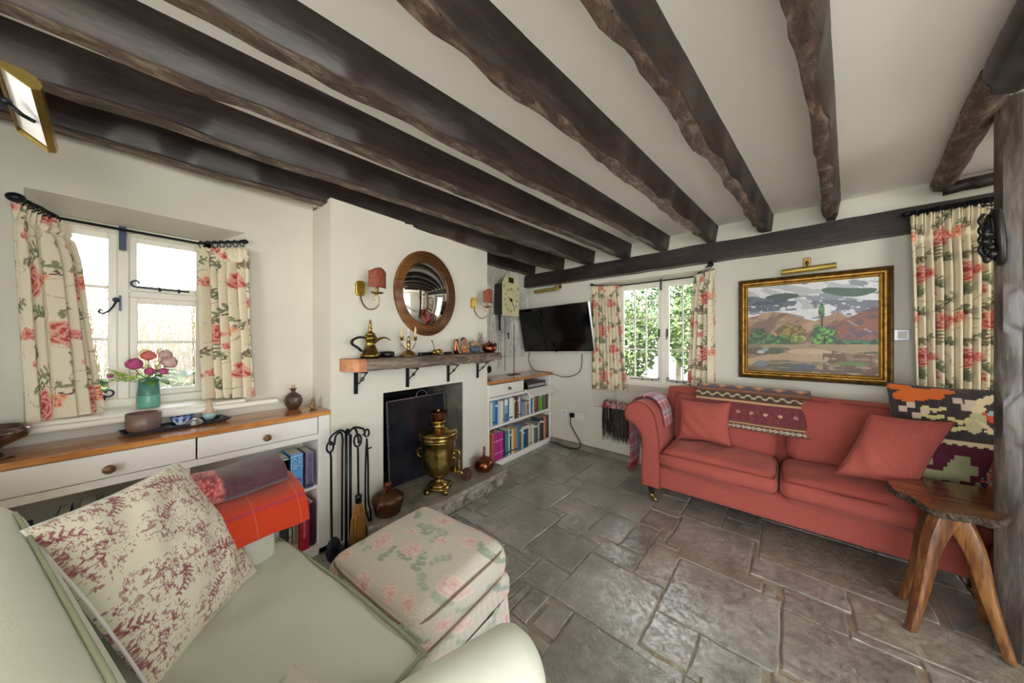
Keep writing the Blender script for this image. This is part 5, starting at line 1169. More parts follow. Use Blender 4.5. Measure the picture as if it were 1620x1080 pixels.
obj('cross_finial', B((-.003, .003, .004, .008, .13, .205), (-.013, .013, .004, .008, .185, .191)), 'white_enamel', t)
t = mt('remote_control', 'black remote control lying behind the candlestick foot on the mantel', 'remote control', 1.42, .05); bevel(obj('case', B((0, .11, -.02, .02, 0, .022)), 'black_plastic', t), .004, 2)
t = mt('clay_pipe_figure', 'small dark brass snail-like pipe rest with a thin pin stem on the mantel', 'ornament', 1.56, .08); t.scale = (1.25, 1.25, 1.25)
bm = ball(bmesh.new(), (.012, 0, .024), .026, .018, .020, M=Matrix.Rotation(.3, 4, 'Y')); ball(bm, (-.015, 0, .016), .016, .014, .016); obj('body', bm, 'brass', t, True)
obj('rim', tube([Vector((.016+.026*math.cos(a), -.016, .022+.015*math.sin(a)-.3*.026*math.cos(a))) for a in np.linspace(0, 2*PI, 19)[:-1]], .002, 5, closed=True), 'candle', t, True)
bm = tube([Vector((-.014, 0, .03)), Vector((-.034, 0, .085))], .002, 5); ball(bm, (-.035, 0, .088), .005); obj('stem', bm, 'iron', t, True)
t = mt('glasses_case', 'flat black case lying on the middle of the mantel', 'case', 1.63, .05); bevel(obj('case', B((0, .10, -.02, .025, 0, .020)), 'black_plastic', t), .006, 2)
t = mt('netsuke_figure', 'small dark carved figure with a cream edge, left of the seated figure on the mantel', 'ornament', 1.765, .08); t.scale = (1.25, 1.25, 1.25)
obj('figure', lathe([(.0001, 0), (.018, 0), (.022, .03), (.018, .06), (.020, .08), (.014, .098), (.0001, .102)], 14, sy=.6), 'copper', t, True); obj('edge', tube(spline([(-.016, -.012, .095), (-.004, -.016, .05), (.012, -.018, .015), (.03, -.018, .012)], 5), .003, 6), 'candle', t, True)
t = mt('toby_figure', 'small painted seated figure with dark hair on the mantel, left of the copper teapot', 'ornament', 1.85, .085); t.scale = (1.25, 1.25, 1.25)
bm = ball(bmesh.new(), (0, 0, .035), .030, .024, .036); ball(bm, (.012, -.018, .02), .020, .018, .014); ball(bm, (-.014, -.018, .018), .016, .016, .012); obj('body', bm, 'figure_flesh', t, True)
bm = ball(bmesh.new(), (0, -.002, .088), .0195, .018, .021); ball(bm, (0, -.020, .086), .0035, .004, .004, 8, 6); obj('head', bm, 'figure_flesh', t, True)
obj('hair', ball(bmesh.new(), (-.001, .004, .096), .021, .018, .018), 'leg_dark', t, True); bm = tube(spline([(-.026, -.005, .055), (-.02, -.026, .045), (.0, -.032, .05), (.012, -.03, .058)], 4), .007, 7); tube(spline([(.026, -.005, .055), (.024, -.024, .045), (.014, -.032, .058)], 4), .007, 7, bm); obj('arms', bm, 'figure_cream', t, True)
t = mt('shell_boat_ornament', 'blue-grey and cream shell-shaped ornament on the mantel between the seated figure and teapot', 'ornament', 1.985, .08); t.scale = (1.25, 1.25, 1.25)
obj('hull', ball(bmesh.new(), (0, 0, .026), .045, .022, .024), 'figure_blue', t, True); bm = bmesh.new()
for k in range(6): ball(bm, (-.032+k*.013, 0, .066+.008*math.sin(k*.7)), .009, .014, .018, 10, 8)
obj('ribs', bm, 'figure_cream', t, True)
t = mt('rabbit_ornament', 'small grey rabbit figure with upright ears behind the copper teapot', 'ornament', 2.095, .05); t.scale = (1.25, 1.25, 1.25)
bm = ball(bmesh.new(), (0, 0, .05), .018, .018, .05); ball(bm, (0, -.004, .098), .020, .018, .018); 
for sg in (-1, 1): tube([Vector((sg*.006, 0, .11)), Vector((sg*.012, 0, .135)), Vector((sg*.014, 0, .155))], [.004, .006, .003], 6, bm)
obj('body', bm, 'grey_cloth', t, True)
t = mt('copper_teapot', 'small copper teapot with dark side handle at the right end of the mantel', 'teapot', 2.155, .10); t.scale = (1.25, 1.25, 1.25)
obj('body', lathe([(.0001, 0), (.034, 0), (.052, .018), (.056, .038), (.046, .058), (.024, .070), (.0001, .072)], 28), 'copper', t, True); obj('lid', lathe([(.026, .070), (.018, .078), (.004, .080), (.006, .088), (.0001, .092)], 18), 'copper', t, True)
obj('handle', tube(spline([(.044, 0, .055), (.07, 0, .068), (.078, 0, .05), (.054, 0, .035)], 5), .006, 7), 'leg_dark', t, True); obj('spout', tube(spline([(-.045, 0, .035), (-.064, 0, .05), (-.07, 0, .065)], 4), .007, 7), 'copper', t, True)
# ================================================================ ON THE CHIMNEY BREAST
t = lwt('round_mirror', 'round convex mirror in a ribbed brown wooden frame above the mantel', 'mirror', 1.520, 2.088, 1.672)
M = Matrix.Rotation(PI/2, 4, 'X') @ Matrix.Diagonal((.29, .338, .8, 1))   # lathe axis -> -Y (towards the room)
prof = [(1.0, 0), (1.0, .015)]
for k in range(6): r0 = .985-k*.038; prof += [(r0, .012), (r0-.006, .027), (r0-.024, .029), (r0-.032, .012)]
prof += [(.755, .018), (.75, .006), (.75, 0)]
bm = lathe(prof, 72, None, M); bm.faces.ensure_lookup_table()
for i_, f_ in enumerate(bm.faces): f_.material_index = 1 if (i_//72) > 1 and (i_//72) % 4 in (0, 1) else 0
o = obj('frame', bm, ['mirror_wood', 'groove_dark'], t, False)
obj('convex_glass', lathe([(.755*math.sin(a)/math.sin(.9), .006+.060*(math.cos(a)-math.cos(.9))/(1-math.cos(.9))) for a in np.linspace(.9, .001, 22)], 72, None, M), 'mirror_glass', t, True)
def sconce(label, s, z):
    t = lwt('wall_sconce', label, 'wall light', s, 2.088, z, 'brass wall lights on the chimney breast')
    poly = [(-.020, -.045), (.020, -.045), (.030, -.030), (.030, .035), (.018, .055), (-.018, .055), (-.030, .035), (-.030, -.030)]
    bevel(obj('back_plate', prism(poly, -.022, 0, 'Y'), 'pale_brass', t), .004, 2)
    arm = spline([(0, -.02, -.02), (0, -.03, -.075), (.012, -.065, -.125), (.035, -.105, -.138), (.055, -.140, -.115), (.058, -.150, -.07), (.045, -.142, -.045), (.030, -.130, -.055), (.032, -.130, -.075), (.042, -.135, -.074)], 7)
    obj('arm', tube(arm, [.0055-.00004*i for i in range(len(arm))], 8), 'brass', t, True)
    M = Matrix.Translation((.048, -.142, 0))
    obj('drip_pan', lathe([(.004, -.042), (.034, -.036), (.042, -.028), (.034, -.032), (.006, -.036)], 24, None, M), 'brass', t, True)
    obj('candle_holder', lathe([(.008, -.035), (.012, -.025), (.008, -.015), (.011, -.004), (.009, .004), (.007, .02)], 16, None, M), 'brass', t, True)
    # half shade: curved parchment shield facing the room, higher in the middle
    def f(u, v):
        a = (u-.5)*2.5; r = .044+.008*(1-v)*0; zt_ = .105+.024*np.cos((u-.5)*PI*1.0)**2-.006; return .048+.062*np.sin(a), -.142-.044*np.cos(a)+.010, .000+v*zt_*1.05
    o = sheet('half_shade', 24, 8, f, None, 'shade_red', t, thick=.0015); return t
sconce('brass scroll wall light with a red-brown half shade, left of the round mirror', .985, 1.64); sconce('brass scroll wall light with a red-brown half shade, right of the round mirror', 2.035, 1.64)
# ================================================================ CLOCK AND ALCOVE
t = lwt('wall_clock', 'old pendulum wall clock with an arched cream painted dial and hanging weights in the alcove', 'clock', 2.875, 2.445, 1.585); t.scale = (1.25, 1, .95)
W_, H1, H2 = .125, .40, .515
poly = [(-W_, 0), (W_, 0), (W_, H1)] + [(W_*.92*math.cos(a), H1+(.115)*math.sin(a)) for a in np.linspace(.12, PI-.12, 15)] + [(-W_, H1)]
bevel(obj('dial', prism(poly, -.145, -.135, 'Y'), 'clock_cream', t) if 'clock_cream' in MATS else obj('dial', prism(poly, -.145, -.135, 'Y'), (simple('clock_cream', '#e3d9ab', .5, nscale=8, namt=.06) and 'clock_cream'), t), .002, 1)
dial = t.children[0]
ROM = ['XII', 'I', 'II', 'III', 'IIII', 'V', 'VI', 'VII', 'VIII', 'IX', 'X', 'XI']
if 'ink' not in MATS: simple('ink', '#1e1c1a', .6)
for k, r_ in enumerate(ROM):
    a = PI/2-k*PI/6; M = Matrix.Translation((.088*math.cos(a), -.1455, .20+.135*math.sin(a))) @ Matrix.Rotation(PI/2, 4, 'X') @ Matrix.Rotation(a-PI/2, 4, 'Z')
    letters(r_, .044, M, 'ink', dial, 'numeral', .0004, sx=.72)
bm = lathe([(.0001, 0), (.022, 0), (.022, .003), (.0001, .003)], 20, None, Matrix.Translation((0, -.146, .20)) @ Matrix.Rotation(PI/2, 4, 'X')); obj('centre_disc', bm, 'brass', dial, True)
obj('hand', prism([(-.004, .20), (.004, .20), (.050, .085), (.044, .085)], -.152, -.150, 'Y'), 'ink', dial); obj('hand', prism([(-.004, .196), (.0, .204), (-.055, .235), (-.057, .229)], -.155, -.153, 'Y'), 'ink', dial)
obj('painted_panel', B((-.040, .040, -.1462, -.145, .415, .482)), 'brass', dial); bm = B((-.030, .030, -.1470, -.1462, .422, .44), (-.026, -.008, -.1470, -.1462, .45, .475), (.004, .028, -.1470, -.1462, .448, .470)); obj('panel_motif', bm, 'ink', dial)
for sx in (-1, 1): bm = bmesh.new(); [ball(bm, (sx*(W_-.018), -.1455, H1-.03-k*.018), .011-.002*k, .001, .010, 8, 6) for k in range(3)]; obj('corner_flower', bm, 'leaf_green', dial)
bm = B((-.10, .10, -.135, 0, .02, .40)); obj('case', bm, 'ebony', t)
bm = tube([Vector((-.02, -.07, .03)), Vector((-.02, -.07, -.69))], .003, 6); obj('pendulum_rod', bm, 'iron', t); 
for x, l in ((-.075, .62), (.03, .23), (-.105, .66), (.055, .20)): obj('chain', tube([Vector((x, -.06, .03)), Vector((x, -.06, -l))], .0018, 5), 'iron', t)
bm = tube([Vector((-.088, -.062, .02)), Vector((-.088, -.062, -.18))], .010, 8); obj('weight', bm, 'iron', t, True); obj('weight', tube([Vector((.042, -.062, -.20)), Vector((.042, -.062, -.27)), Vector((.052, -.062, -.28))], .008, 8), 'iron', t, True)
t = lwt('ebony_plaque', 'small black carved arched plaque on the alcove wall left of the clock dial', 'plaque', 2.80, 2.43, 1.70)
poly = [(-.045, 0), (.045, 0), (.045, .19)] + [(.045*math.cos(a), .19+.045*math.sin(a)) for a in np.linspace(.2, PI-.2, 9)] + [(-.045, .19)]
bevel(obj('board', prism(poly, -.03, 0, 'Y'), 'ebony', t), .004, 2); obj('ring', tube([Vector((.0+.02*math.cos(a), -.034, .165+.028*math.sin(a))) for a in np.linspace(0, 2*PI, 17)[:-1]], .005, 6, closed=True), 'ebony', t, True); obj('ledge', B((-.06, .05, -.05, 0, -.02, .004)), 'ebony', t)
t = lwt('pendulum_bob', 'dark oval pendulum bob hanging low on the alcove wall above the bookcase', 'pendulum', 2.62, 2.415, .965); obj('bob', ball(bmesh.new(), (0, 0, 0), .034, .012, .042), 'iron', t, True); obj('wire', tube([Vector((0, 0, .03)), Vector((0, 0, .66))], .0015, 5), 'iron', t)
t = lwt('iron_stand', 'thin upright iron rod on a flat foot standing on the bookcase worktop', 'stand', 2.93, 2.30, .888); obj('foot', B((-.09, .09, -.035, .035, 0, .006)), 'iron', t); obj('rod', tube([Vector((0, 0, .005)), Vector((0, 0, .60))], .005, 6), 'iron', t)
# ================================================================ TELEVISION AND CABLES
t = thing('television', 'black flat television tilted down on a wall arm in the far corner', 'television', FW(-2.09, 3.085, 1.435), 0)
Xd = DF*1.0+Vector((0, 0, .028)); Zd = Vector((0, 0, 1))*.545-NF*.115; pose(t, t.location, Xd, Zd)
bevel(obj('casing', B((-.495, .495, -.012, .022, -.275, .275)), 'silver', t), .004, 2); obj('screen', B((-.490, .490, -.016, -.010, -.270, .272)), 'screen_black', t); obj('logo_tab', B((-.012, .012, -.018, -.012, -.281, -.272)), 'black_plastic', t)
obj('mount', B((-.12, .12, .022, .07, -.10, .10)), 'black_plastic', t)
def cable(label, pts, r=.005, name='cable'):
    o = Vector(pts[0]); c = obj(name, tube(spline([Vector(p)-o for p in pts], 8), r, 7), 'black_plastic', None, True); c.location = o; tag(c, label, 'cable'); return c
cable('black television cable looping from the screen down to the bookcase worktop', [FW(-2.50, 3.16, 1.20), FW(-2.57, 3.20, 1.05), FW(-2.52, 3.22, .93), FW(-2.38, 3.15, .905), FW(-2.20, 3.10, .91), FW(-2.0, 3.20, .86), FW(-1.86, 3.29, .93), FW(-1.80, 3.24, 1.14)])
pp = [(905, 662), (905, 676), (912, 690), (922, 700), (912, 708), (890, 703), (878, 697), (868, 700)]
cable('black power cable from the wall socket curling down to the floor by the bookcase', [FW(-1.985, 3.30, .37), FW(-1.985, 3.295, .27), FW(-1.90, 3.29, .15), FW(-1.84, 3.28, .06), FW(-1.88, 3.25, .012), FW(-2.02, 3.22, .01), FW(-2.15, 3.22, .03), FW(-2.24, 3.20, .03)], .006, 'power_cable')
t = fwt('wall_socket', 'white double wall socket with a black plug, above the floor in the corner', 'socket', -1.885, 3.329, .385); bevel(obj('plate', B((-.125, .080, -.012, 0, -.048, .048)), 'socket_white', t), .004, 2); bevel(obj('plug', B((-.115, -.055, -.045, -.012, -.025, .030)), 'black_plastic', t), .008, 2); obj('switch', B((.0, .02, -.015, -.011, -.012, .012), (.035, .055, -.015, -.011, -.012, .012)), 'white_soft', t)
t = fwt('aerial_socket', 'small white square aerial socket left of the double socket', 'socket', -2.09, 3.329, .400); bevel(obj('plate', B((-.050, .050, -.012, 0, -.05, .05)), 'socket_white', t), .004, 2); obj('jack', lathe([(.0001, 0), (.008, 0), (.008, .004), (.0001, .004)], 12, None, Matrix.Translation((0, -.012, 0)) @ Matrix.Rotation(PI/2, 4, 'X')), 'silver', t)
t = fwt('light_switch', 'white metal-edged light switch right of the painting', 'light switch', .57, 3.329, 1.335); bevel(obj('plate', B((-.036, .036, -.012, 0, -.038, .038)), 'silver', t), .003, 2); obj('rocker', B((-.018, .018, -.018, -.011, -.024, .024)), 'white_soft', t)
o = struct('trim_kerb', B((-2.30, -1.25, -.045, .0, 0, .055)), 'hearth_top'); place(o, FW(0, 3.33, 0), RF)
# ================================================================ PAINTING
pw, ph = .855, .825
t = fwt('framed_painting', 'large oil painting of a mountain valley with green trees in a wide gilt frame', 'painting', .103, 3.327, 1.396)
fw_ = .062
def mitre(w, h, prof, mat, par, name):
    bm = bmesh.new(); rings = []
    for ins, dep in prof: x, z = w/2-ins, h/2-ins; rings.append([bm.verts.new(p) for p in ((-x, -dep, -z), (x, -dep, -z), (x, -dep, z), (-x, -dep, z))])
    for a, b in zip(rings, rings[1:]):
        for k in range(4): bm.faces.new((a[k], a[(k+1) % 4], b[(k+1) % 4], b[k]))
    return obj(name, bm, mat, par)
mitre(pw, ph, [(0, 0), (0, .035), (.006, .046), (.016, .050), (.024, .044)], 'gilt_dark', t, 'outer_moulding'); mitre(pw, ph, [(.024, .044), (.030, .034), (.040, .032), (.046, .022), (.050, .026), (.055, .026)], 'gilt', t, 'inner_moulding'); mitre(pw, ph, [(.055, .026), (.066, .012)], 'pale_brass', t, 'slip')
def landscape(u, v):
    x, y = u, v; n1 = fbm(x*5, y*9, 5); n2 = fbm(x*16+3, y*30, 4); n3 = fbm(x*45, y*45, 3)
    c = np.tile(hx('#b9bbc2'), (len(x), 1)); c = blend(c, fbm(x*4+2, y*12+x*4, 4) > .5, hx('#dedfe2')); c = blend(c, (fbm(x*7, y*18+x*6+5, 4) > .60), hx('#8f95a0'))
    # distant dark ranges
    r1 = .86+.05*np.sin(x*5.2+2.2)+.03*n2; c = blend(c, (y < r1-.02)*(y > .70)*(x < .42), hx('#666d7c')); c = blend(c, (y < .84+.03*np.sin(x*9)+.02*n2)*(y > .72)*(x < .36)*(n2 > .5), hx('#4b5563'))
    c = blend(c, ((x-.30)/.14)**2+((y-.865)/.035)**2 < 1, hx('#4a5b5c')); c = blend(c, ((x-.80)/.19)**2+((y-.885+.03*np.sin(x*9))/.045)**2 < 1, hx('#4f6b5c'))
    c = blend(c, (y < .80-.10*np.abs(x-.62))*(y > .60)*(x > .52)*(n1 > .5), hx('#777a88')); c = blend(c, (y < .78+.05*(n1-.5))*(y > .6)*(n2 > .62), hx('#d8d8dc'))
    # brown hills
    h = .60+.08*np.sin(x*6+.2)+.05*(n1-.5)+.15*np.clip(1-np.abs(x-.72)/.16, 0, 1); m = (y < h); c = blend(c, m, hx('#a08069')); c = blend(c, m*(n2 > .55), hx('#b39479')); c = blend(c, m*(fbm(x*9-y*7, y*6, 4) > .56), hx('#82665a'))
    m = (y < .68-.55*np.abs(x-.97)+.03*n1)*(x > .6); c = blend(c, m, hx('#8c5d4d')); c = blend(c, m*(n2 > .55), hx('#6a5560'))
    c = blend(c, (y < h)*(np.abs(y-(.66-.9*(x-.68)+.05*n1)) < .010)*(n2 > .45)*(x > .66)*(x < .95)*.7, hx('#b5a69e'))
    # tree belt
    def tree(cx, cy, a, b, dk, lt):
        nonlocal c
        d = ((x-cx)/a)**2+((y-cy)/b)**2+(fbm(x*22+cx*9, y*22, 3)-.5)*1.3; c = blend(c, d < 1, dk); c = blend(c, (d < .8)*(fbm(x*34, y*34+cx, 3)+(y-cy)/b*.12 > .52), lt)
    dk, lt = hx('#3e5a3c'), hx('#6f9350')
    for i in range(9): tree(.03+i*.045, .355+.02*math.sin(i*2), .05, .055, dk, hx('#5f8a4e'))
    tree(.10, .43, .075, .085, hx('#3c4f3a'), hx('#5f7f4a')); tree(.375, .445, .115, .105, hx('#6d5a34'), hx('#9a8440')); tree(.30, .37, .06, .05, dk, hx('#6a9a5a')); tree(.42, .38, .08, .045, hx('#6f8038'), hx('#a5a84c'))
    tree(.62, .40, .10, .10, dk, hx('#76b04c')); tree(.60, .48, .05, .05, dk, hx('#68a050')); tree(.612, .67, .022, .085, hx('#3c5440'), hx('#5f8c58')); c = blend(c, (np.abs(x-.613) < .006)*(y > .50)*(y < .62), hx('#4b3a34'))
    for i in range(8): tree(.74+i*.035, .335+.01*math.sin(i*3), .035, .03, hx('#34503f'), hx('#4c7a58'))
    c = blend(c, (np.abs(x-.372-.015*np.sin(y*30)) < .006)*(y > .32)*(y < .45), hx('#3a2a20')); c = blend(c, (np.abs(x-.635) < .007)*(y > .28)*(y < .40), hx('#2e2a24'))
    # foreground
    m = (y < .315+.01*n2); c = blend(c, m, hx('#82715c')); c = blend(c, m*(fbm(x*5, y*26, 4) > .52), hx('#a08c70')); c = blend(c, m*(fbm(x*6+4, y*30, 4) > .60), hx('#5d5246'))
    c = blend(c, m*(((x-.52)/.17)**2+((y-.235)/.035)**2 < 1), hx('#c0a688')); c = blend(c, m*(np.abs(y-(.10+.16*x+.03*np.sin(x*7))) < .030+.02*n1)*(x < .75), hx('#b49a7a'))
    c = blend(c, ((x-.20)/.14)**2+((y-.235)/.04)**2 < 1-.5*n3, hx('#4d5f48')); c = blend(c, (((x-.12)/.035)**2+((y-.225)/.022)**2 < 1), hx('#bfb8b4')); c = blend(c, (((x-.16)/.03)**2+((y-.255)/.02)**2 < 1), hx('#8f97a2')); c = blend(c, (((x-.12)/.06)**2+((y-.085)/.035)**2 < 1), hx('#7a7d88'))
    c = blend(c, m*(((x-.46)/.14)**2+((y-.07)/.035)**2 < 1-.6*n3), hx('#565a66')); c = blend(c, m*(y < .22)*(x > .62)*(n2 > .5), hx('#6e4f3e')); c = blend(c, m*(((x-.82)/.12)**2+((y-.12)/.02)**2 < 1), hx('#5f7a46'))
    return c*(.90+.22*n3)[:, None]
iw, ih = pw-.125, ph-.125
sheet('canvas', 300, 280, lambda u, v: ((u-.5)*iw, -.014+0*u, (v-.5)*ih), landscape, 'oil_paint', t, thick=0)
def pic_light(label, s, z, w, q=3.33, tiltz=0):
    t = fwt('picture_light', label, 'picture light', s, q, z)
    R_ = Matrix.Rotation(PI/2, 4, 'Y'); bm = lathe([(.0001, -w/2), (.020, -w/2), (.022, -w/2+.006), (.022, w/2-.006), (.020, w/2), (.0001, w/2)], 22, None, Matrix.Translation((0, -.11, -.05)) @ Matrix.Rotation(tiltz, 4, 'Y') @ R_)
    obj('lamp_tube', bm, 'brass_lacquer', t, True)
    return t
t = pic_light('wide brass picture light on a brass plate above the framed painting', .105, 1.885, .30, tiltz=-.03)
bevel(obj('wall_plate', B((-.022, .022, -.012, 0, -.035, .055)), 'brass', t), .003, 2); obj('motif', ball(bmesh.new(), (0, -.012, .012), .012, .004, .018, 10, 8), 'gilt_dark', t); obj('arm', tube(spline([(0, -.01, .0), (0, -.05, .0), (0, -.10, -.03)], 5), .006, 8), 'brass', t, True)
t = pic_light('small brass picture light above the television, under the wall plate beam', -2.30, 1.985, .36, tiltz=-.02)
bevel(obj('wall_plate', B((.12, .165, -.012, 0, -.03, .05)), 'brass', t), .003, 2); obj('arm', tube(spline([(.14, -.01, .02), (.14, -.06, .015), (.12, -.11, -.03)], 5), .006, 8), 'brass', t, True)
# big picture light close to the eye at the left, bracketed from the partition
D = .97; P0 = lambda px, py: C0+ray(px, py)*D
a, b = P0(48, 128), P0(66, 222); t = thing('picture_light', 'large brass half-cylinder picture light with a white inner face, at the top left corner', 'picture light', P0(54, 180))
lo = t.location; Hh = .20; rh = ray(52, 175); ey = Vector((rh.x, rh.y, 0)).normalized(); ex = Vector((ey.y, -ey.x, 0))
prof = [(a*.62, b) for a, b in [(-.078, .035), (-.074, .055), (-.045, .062), (-.005, .060), (.032, .040), (.048, .005), (.042, -.025), (.018, -.034)]]   # D section seen from above: x right, y away
def slant(z): return ex*(.016*(-z/.1))
bm = bmesh.new(); lo_, hi_ = [], []
for (x, y) in prof: lo_.append(bm.verts.new(ex*x*.93+ey*y+slant(-.1)+Vector((0, 0, -.098)))); hi_.append(bm.verts.new(ex*x+ey*y+slant(.1)+Vector((0, 0, .095))))
for i in range(len(prof)-1): bm.faces.new((lo_[i], lo_[i+1], hi_[i+1], hi_[i]))
o = obj('shade', bm, 'brass', t); solid(o, .003); 
bm = bmesh.new(); 
bm.free()
for z, k in ((.097, 1), (-.100, .93)):
    bm = bmesh.new(); bm.faces.new([bm.verts.new(ex*x*k+ey*y+slant(.1 if z > 0 else -.1)+Vector((0, 0, z))) for x, y in prof]); o = obj('end_cap', bm, 'brass_lacquer', t); solid(o, .003)
bm = bmesh.new(); q_ = [(-.046, .050), (.012, -.028)]; vs = [bm.verts.new(ex*x+ey*(y+.012)+slant(z)+Vector((0, 0, z))) for (x, y), z in ((q_[0], -.094), (q_[1], -.094), (q_[1], .092), (q_[0], .092))]; bm.faces.new(vs); o = obj('reflector', bm, 'white_enamel', t); solid(o, .002)
bm = tube([ex*-.045+ey*.0+Vector((0, 0, .01)), ex*-.02+ey*-.02+Vector((0, 0, -.005)), ex*.0+ey*-.01+Vector((0, 0, -.02))], .006, 8); ball(bm, ex*-.045+ey*.0+Vector((0, 0, .012)), .010); obj('lamp_holder', bm, 'iron', t, True)
RT = Matrix.Rotation(math.radians(52), 4, ex); t.rotation_euler = RT.to_euler(); end = RT.inverted() @ (Vector((-1.80, -.425, 1.98))-lo); obj('arm', tube(spline([ex*-.06+ey*.05, ex*-.10+ey*.03+Vector((0, 0, .01)), end*.6+Vector((0, 0, .02)), end], 6), .006, 8), 'brass', t, True)
ex = Vector((rtv.x, rtv.y, 0)); ey = Vector((fwv.x, fwv.y, 0))
# carved relief hanging on the post
t = thing('carved_relief', 'dark carved oval relief hanging on the side of the oak post', 'carving'); c = C0+ray(1563, 377)*1.285; t.location = c
bm = tube([ex*(.010+.020*math.cos(a)+.010*math.sin(a)*-1)+ey*(.035*math.cos(a)*.6-.02)+Vector((0, 0, .105*math.sin(a))) for a in np.linspace(0, 2*PI, 33)[:-1]], .013, 9, closed=True); obj('rim', bm, 'dark_relief', t, True)
bm = bmesh.new(); rnd = random.Random(11)
for k in range(16):
    zz = rnd.uniform(-.085, .085); ball(bm, ex*(.002+rnd.uniform(-.030, .004)*(1-(zz/.11)**2))+ey*rnd.uniform(-.02, .0)+Vector((0, 0, zz)), rnd.uniform(.008, .016), None, rnd.uniform(.010, .020), 10, 8)
for k in range(4): tube(spline([ex*-.01+Vector((0, 0, -.08+.04*k)), ex*-.035+Vector((0, 0, -.05+.04*k)), ex*-.02+Vector((0, 0, -.02+.04*k))], 5), .006, 6, bm)
obj('carving', bm, 'dark_relief', t, True); obj('backing', ball(bmesh.new(), (0, 0, 0), .015, .02, .10, 14, 10), 'dark_relief', t, True)
# ================================================================ ON THE SIDEBOARD AND WINDOW BOARD
ZT = .867
t = thing('tray', 'long black lacquer tray lying along the oak worktop under the vase', 'tray', (-2.275, .175, ZT), math.radians(97))
bm = bmesh.new(); R = []
for w, d, z in ((.165, .058, 0), (.185, .070, .016), (.180, .066, .016), (.160, .054, .005)): R.append([bm.verts.new((sx*w, sy*d, z)) for sx, sy in ((-1, -1), (1, -1), (1, 1), (-1, 1))])
for a, b in zip(R, R[1:]):
    for k in range(4): bm.faces.new((a[k], a[(k+1) % 4], b[(k+1) % 4], b[k]))
bm.faces.new(R[0]); bm.faces.new(R[-1]); obj('tray_body', bm, 'tray_lacquer', t); obj('inlay', B((-.15, -.02, -.05, .05, .0052, .0075)), 'slate', t)
t = thing('slate_coaster', 'thin flat slate coaster under the near end of the black tray', 'coaster', (-2.19, .03, ZT-.0005), .2); 
bpy.data.objects.remove(t)
t = thing('stoneware_bowl', 'brown-grey stoneware pot with straight sides standing on the black tray', 'bowl', (-2.262, .062, ZT+.008)); obj('pot', lathe([(.0001, 0), (.040, 0), (.052, .010), (.056, .03), (.056, .085), (.052, .085), (.050, .03), (.0001, .012)], 40), 'pot_stoneware', t, True)
t = thing('blue_white_bowl', 'small blue and white porcelain bowl on the black tray', 'bowl', (-2.285, .187, ZT+.008)); me_p = [(.0001, .006), (.020, 0), (.022, .008), (.036, .022), (.044, .042), (.0425, .043), (.034, .026), (.0001, .014)]
bm = lathe(me_p, 56); d_ = bpy.data.meshes.new('b'); bm.to_mesh(d_); bm.free(); V_ = np.array([v.co[:] for v in d_.vertices]); a_ = np.arctan2(V_[:, 1], V_[:, 0])
cc = np.tile(hx('#e8ecf0'), (len(V_), 1)); cc = blend(cc, (V_[:, 2] > .020)*(np.sin(a_*9+V_[:, 2]*300) > -.2), hx('#2b4a8c')); cc = blend(cc, V_[:, 2] > .040, hx('#2f5aa8')); at = d_.color_attributes.new('Col', 'FLOAT_COLOR', 'POINT'); q4 = np.ones((len(V_), 4), dtype=np.float32); q4[:, :3] = cc; at.data.foreach_set('color', q4.ravel()); obj('bowl', d_, 'ceramic_print', t, True)
t = thing('glass_dome', 'small clear cut-glass dome paperweight on the tray between the bowl and bottle vase', 'paperweight', (-2.235, .228, ZT+.008)); obj('dome', lathe([(.0001, 0), (.030, 0), (.031, .008), (.026, .020), (.014, .028), (.0001, .030)], 12), 'silver', t)
t = thing('bottle_vase', 'little sand and pale blue bottle vase with a narrow neck on the tray end', 'vase', (-2.315, .290, ZT+.008)); obj('base_glaze', lathe([(.0001, 0), (.018, 0), (.027, .018), (.030, .034)], 24), 'glass_blue_pot', t, True); obj('body', lathe([(.030, .034), (.029, .046), (.020, .062), (.012, .076), (.0115, .105), (.009, .105), (.009, .07)], 24), 'sand_pot', t, True)
for sg in (-1, 1): obj('lug', ball(bmesh.new(), (sg*.020, sg*.022, .045), .006), 'sand_pot', t, True)
t = thing('celadon_vase', 'tall cylindrical celadon green vase holding the flowers on the window board', 'vase', (-2.43, .082, .9605)); obj('lower_body', lathe([(.0001, 0), (.040, 0), (.041, .003), (.041, .062), (.040, .064)], 36), 'vase_celadon', t, True); obj('upper_body', lathe([(.040, .064), (.0395, .066), (.0395, .145), (.037, .145), (.036, .07), (.0001, .066)], 36), 'vase_celadon_dark', t, True)
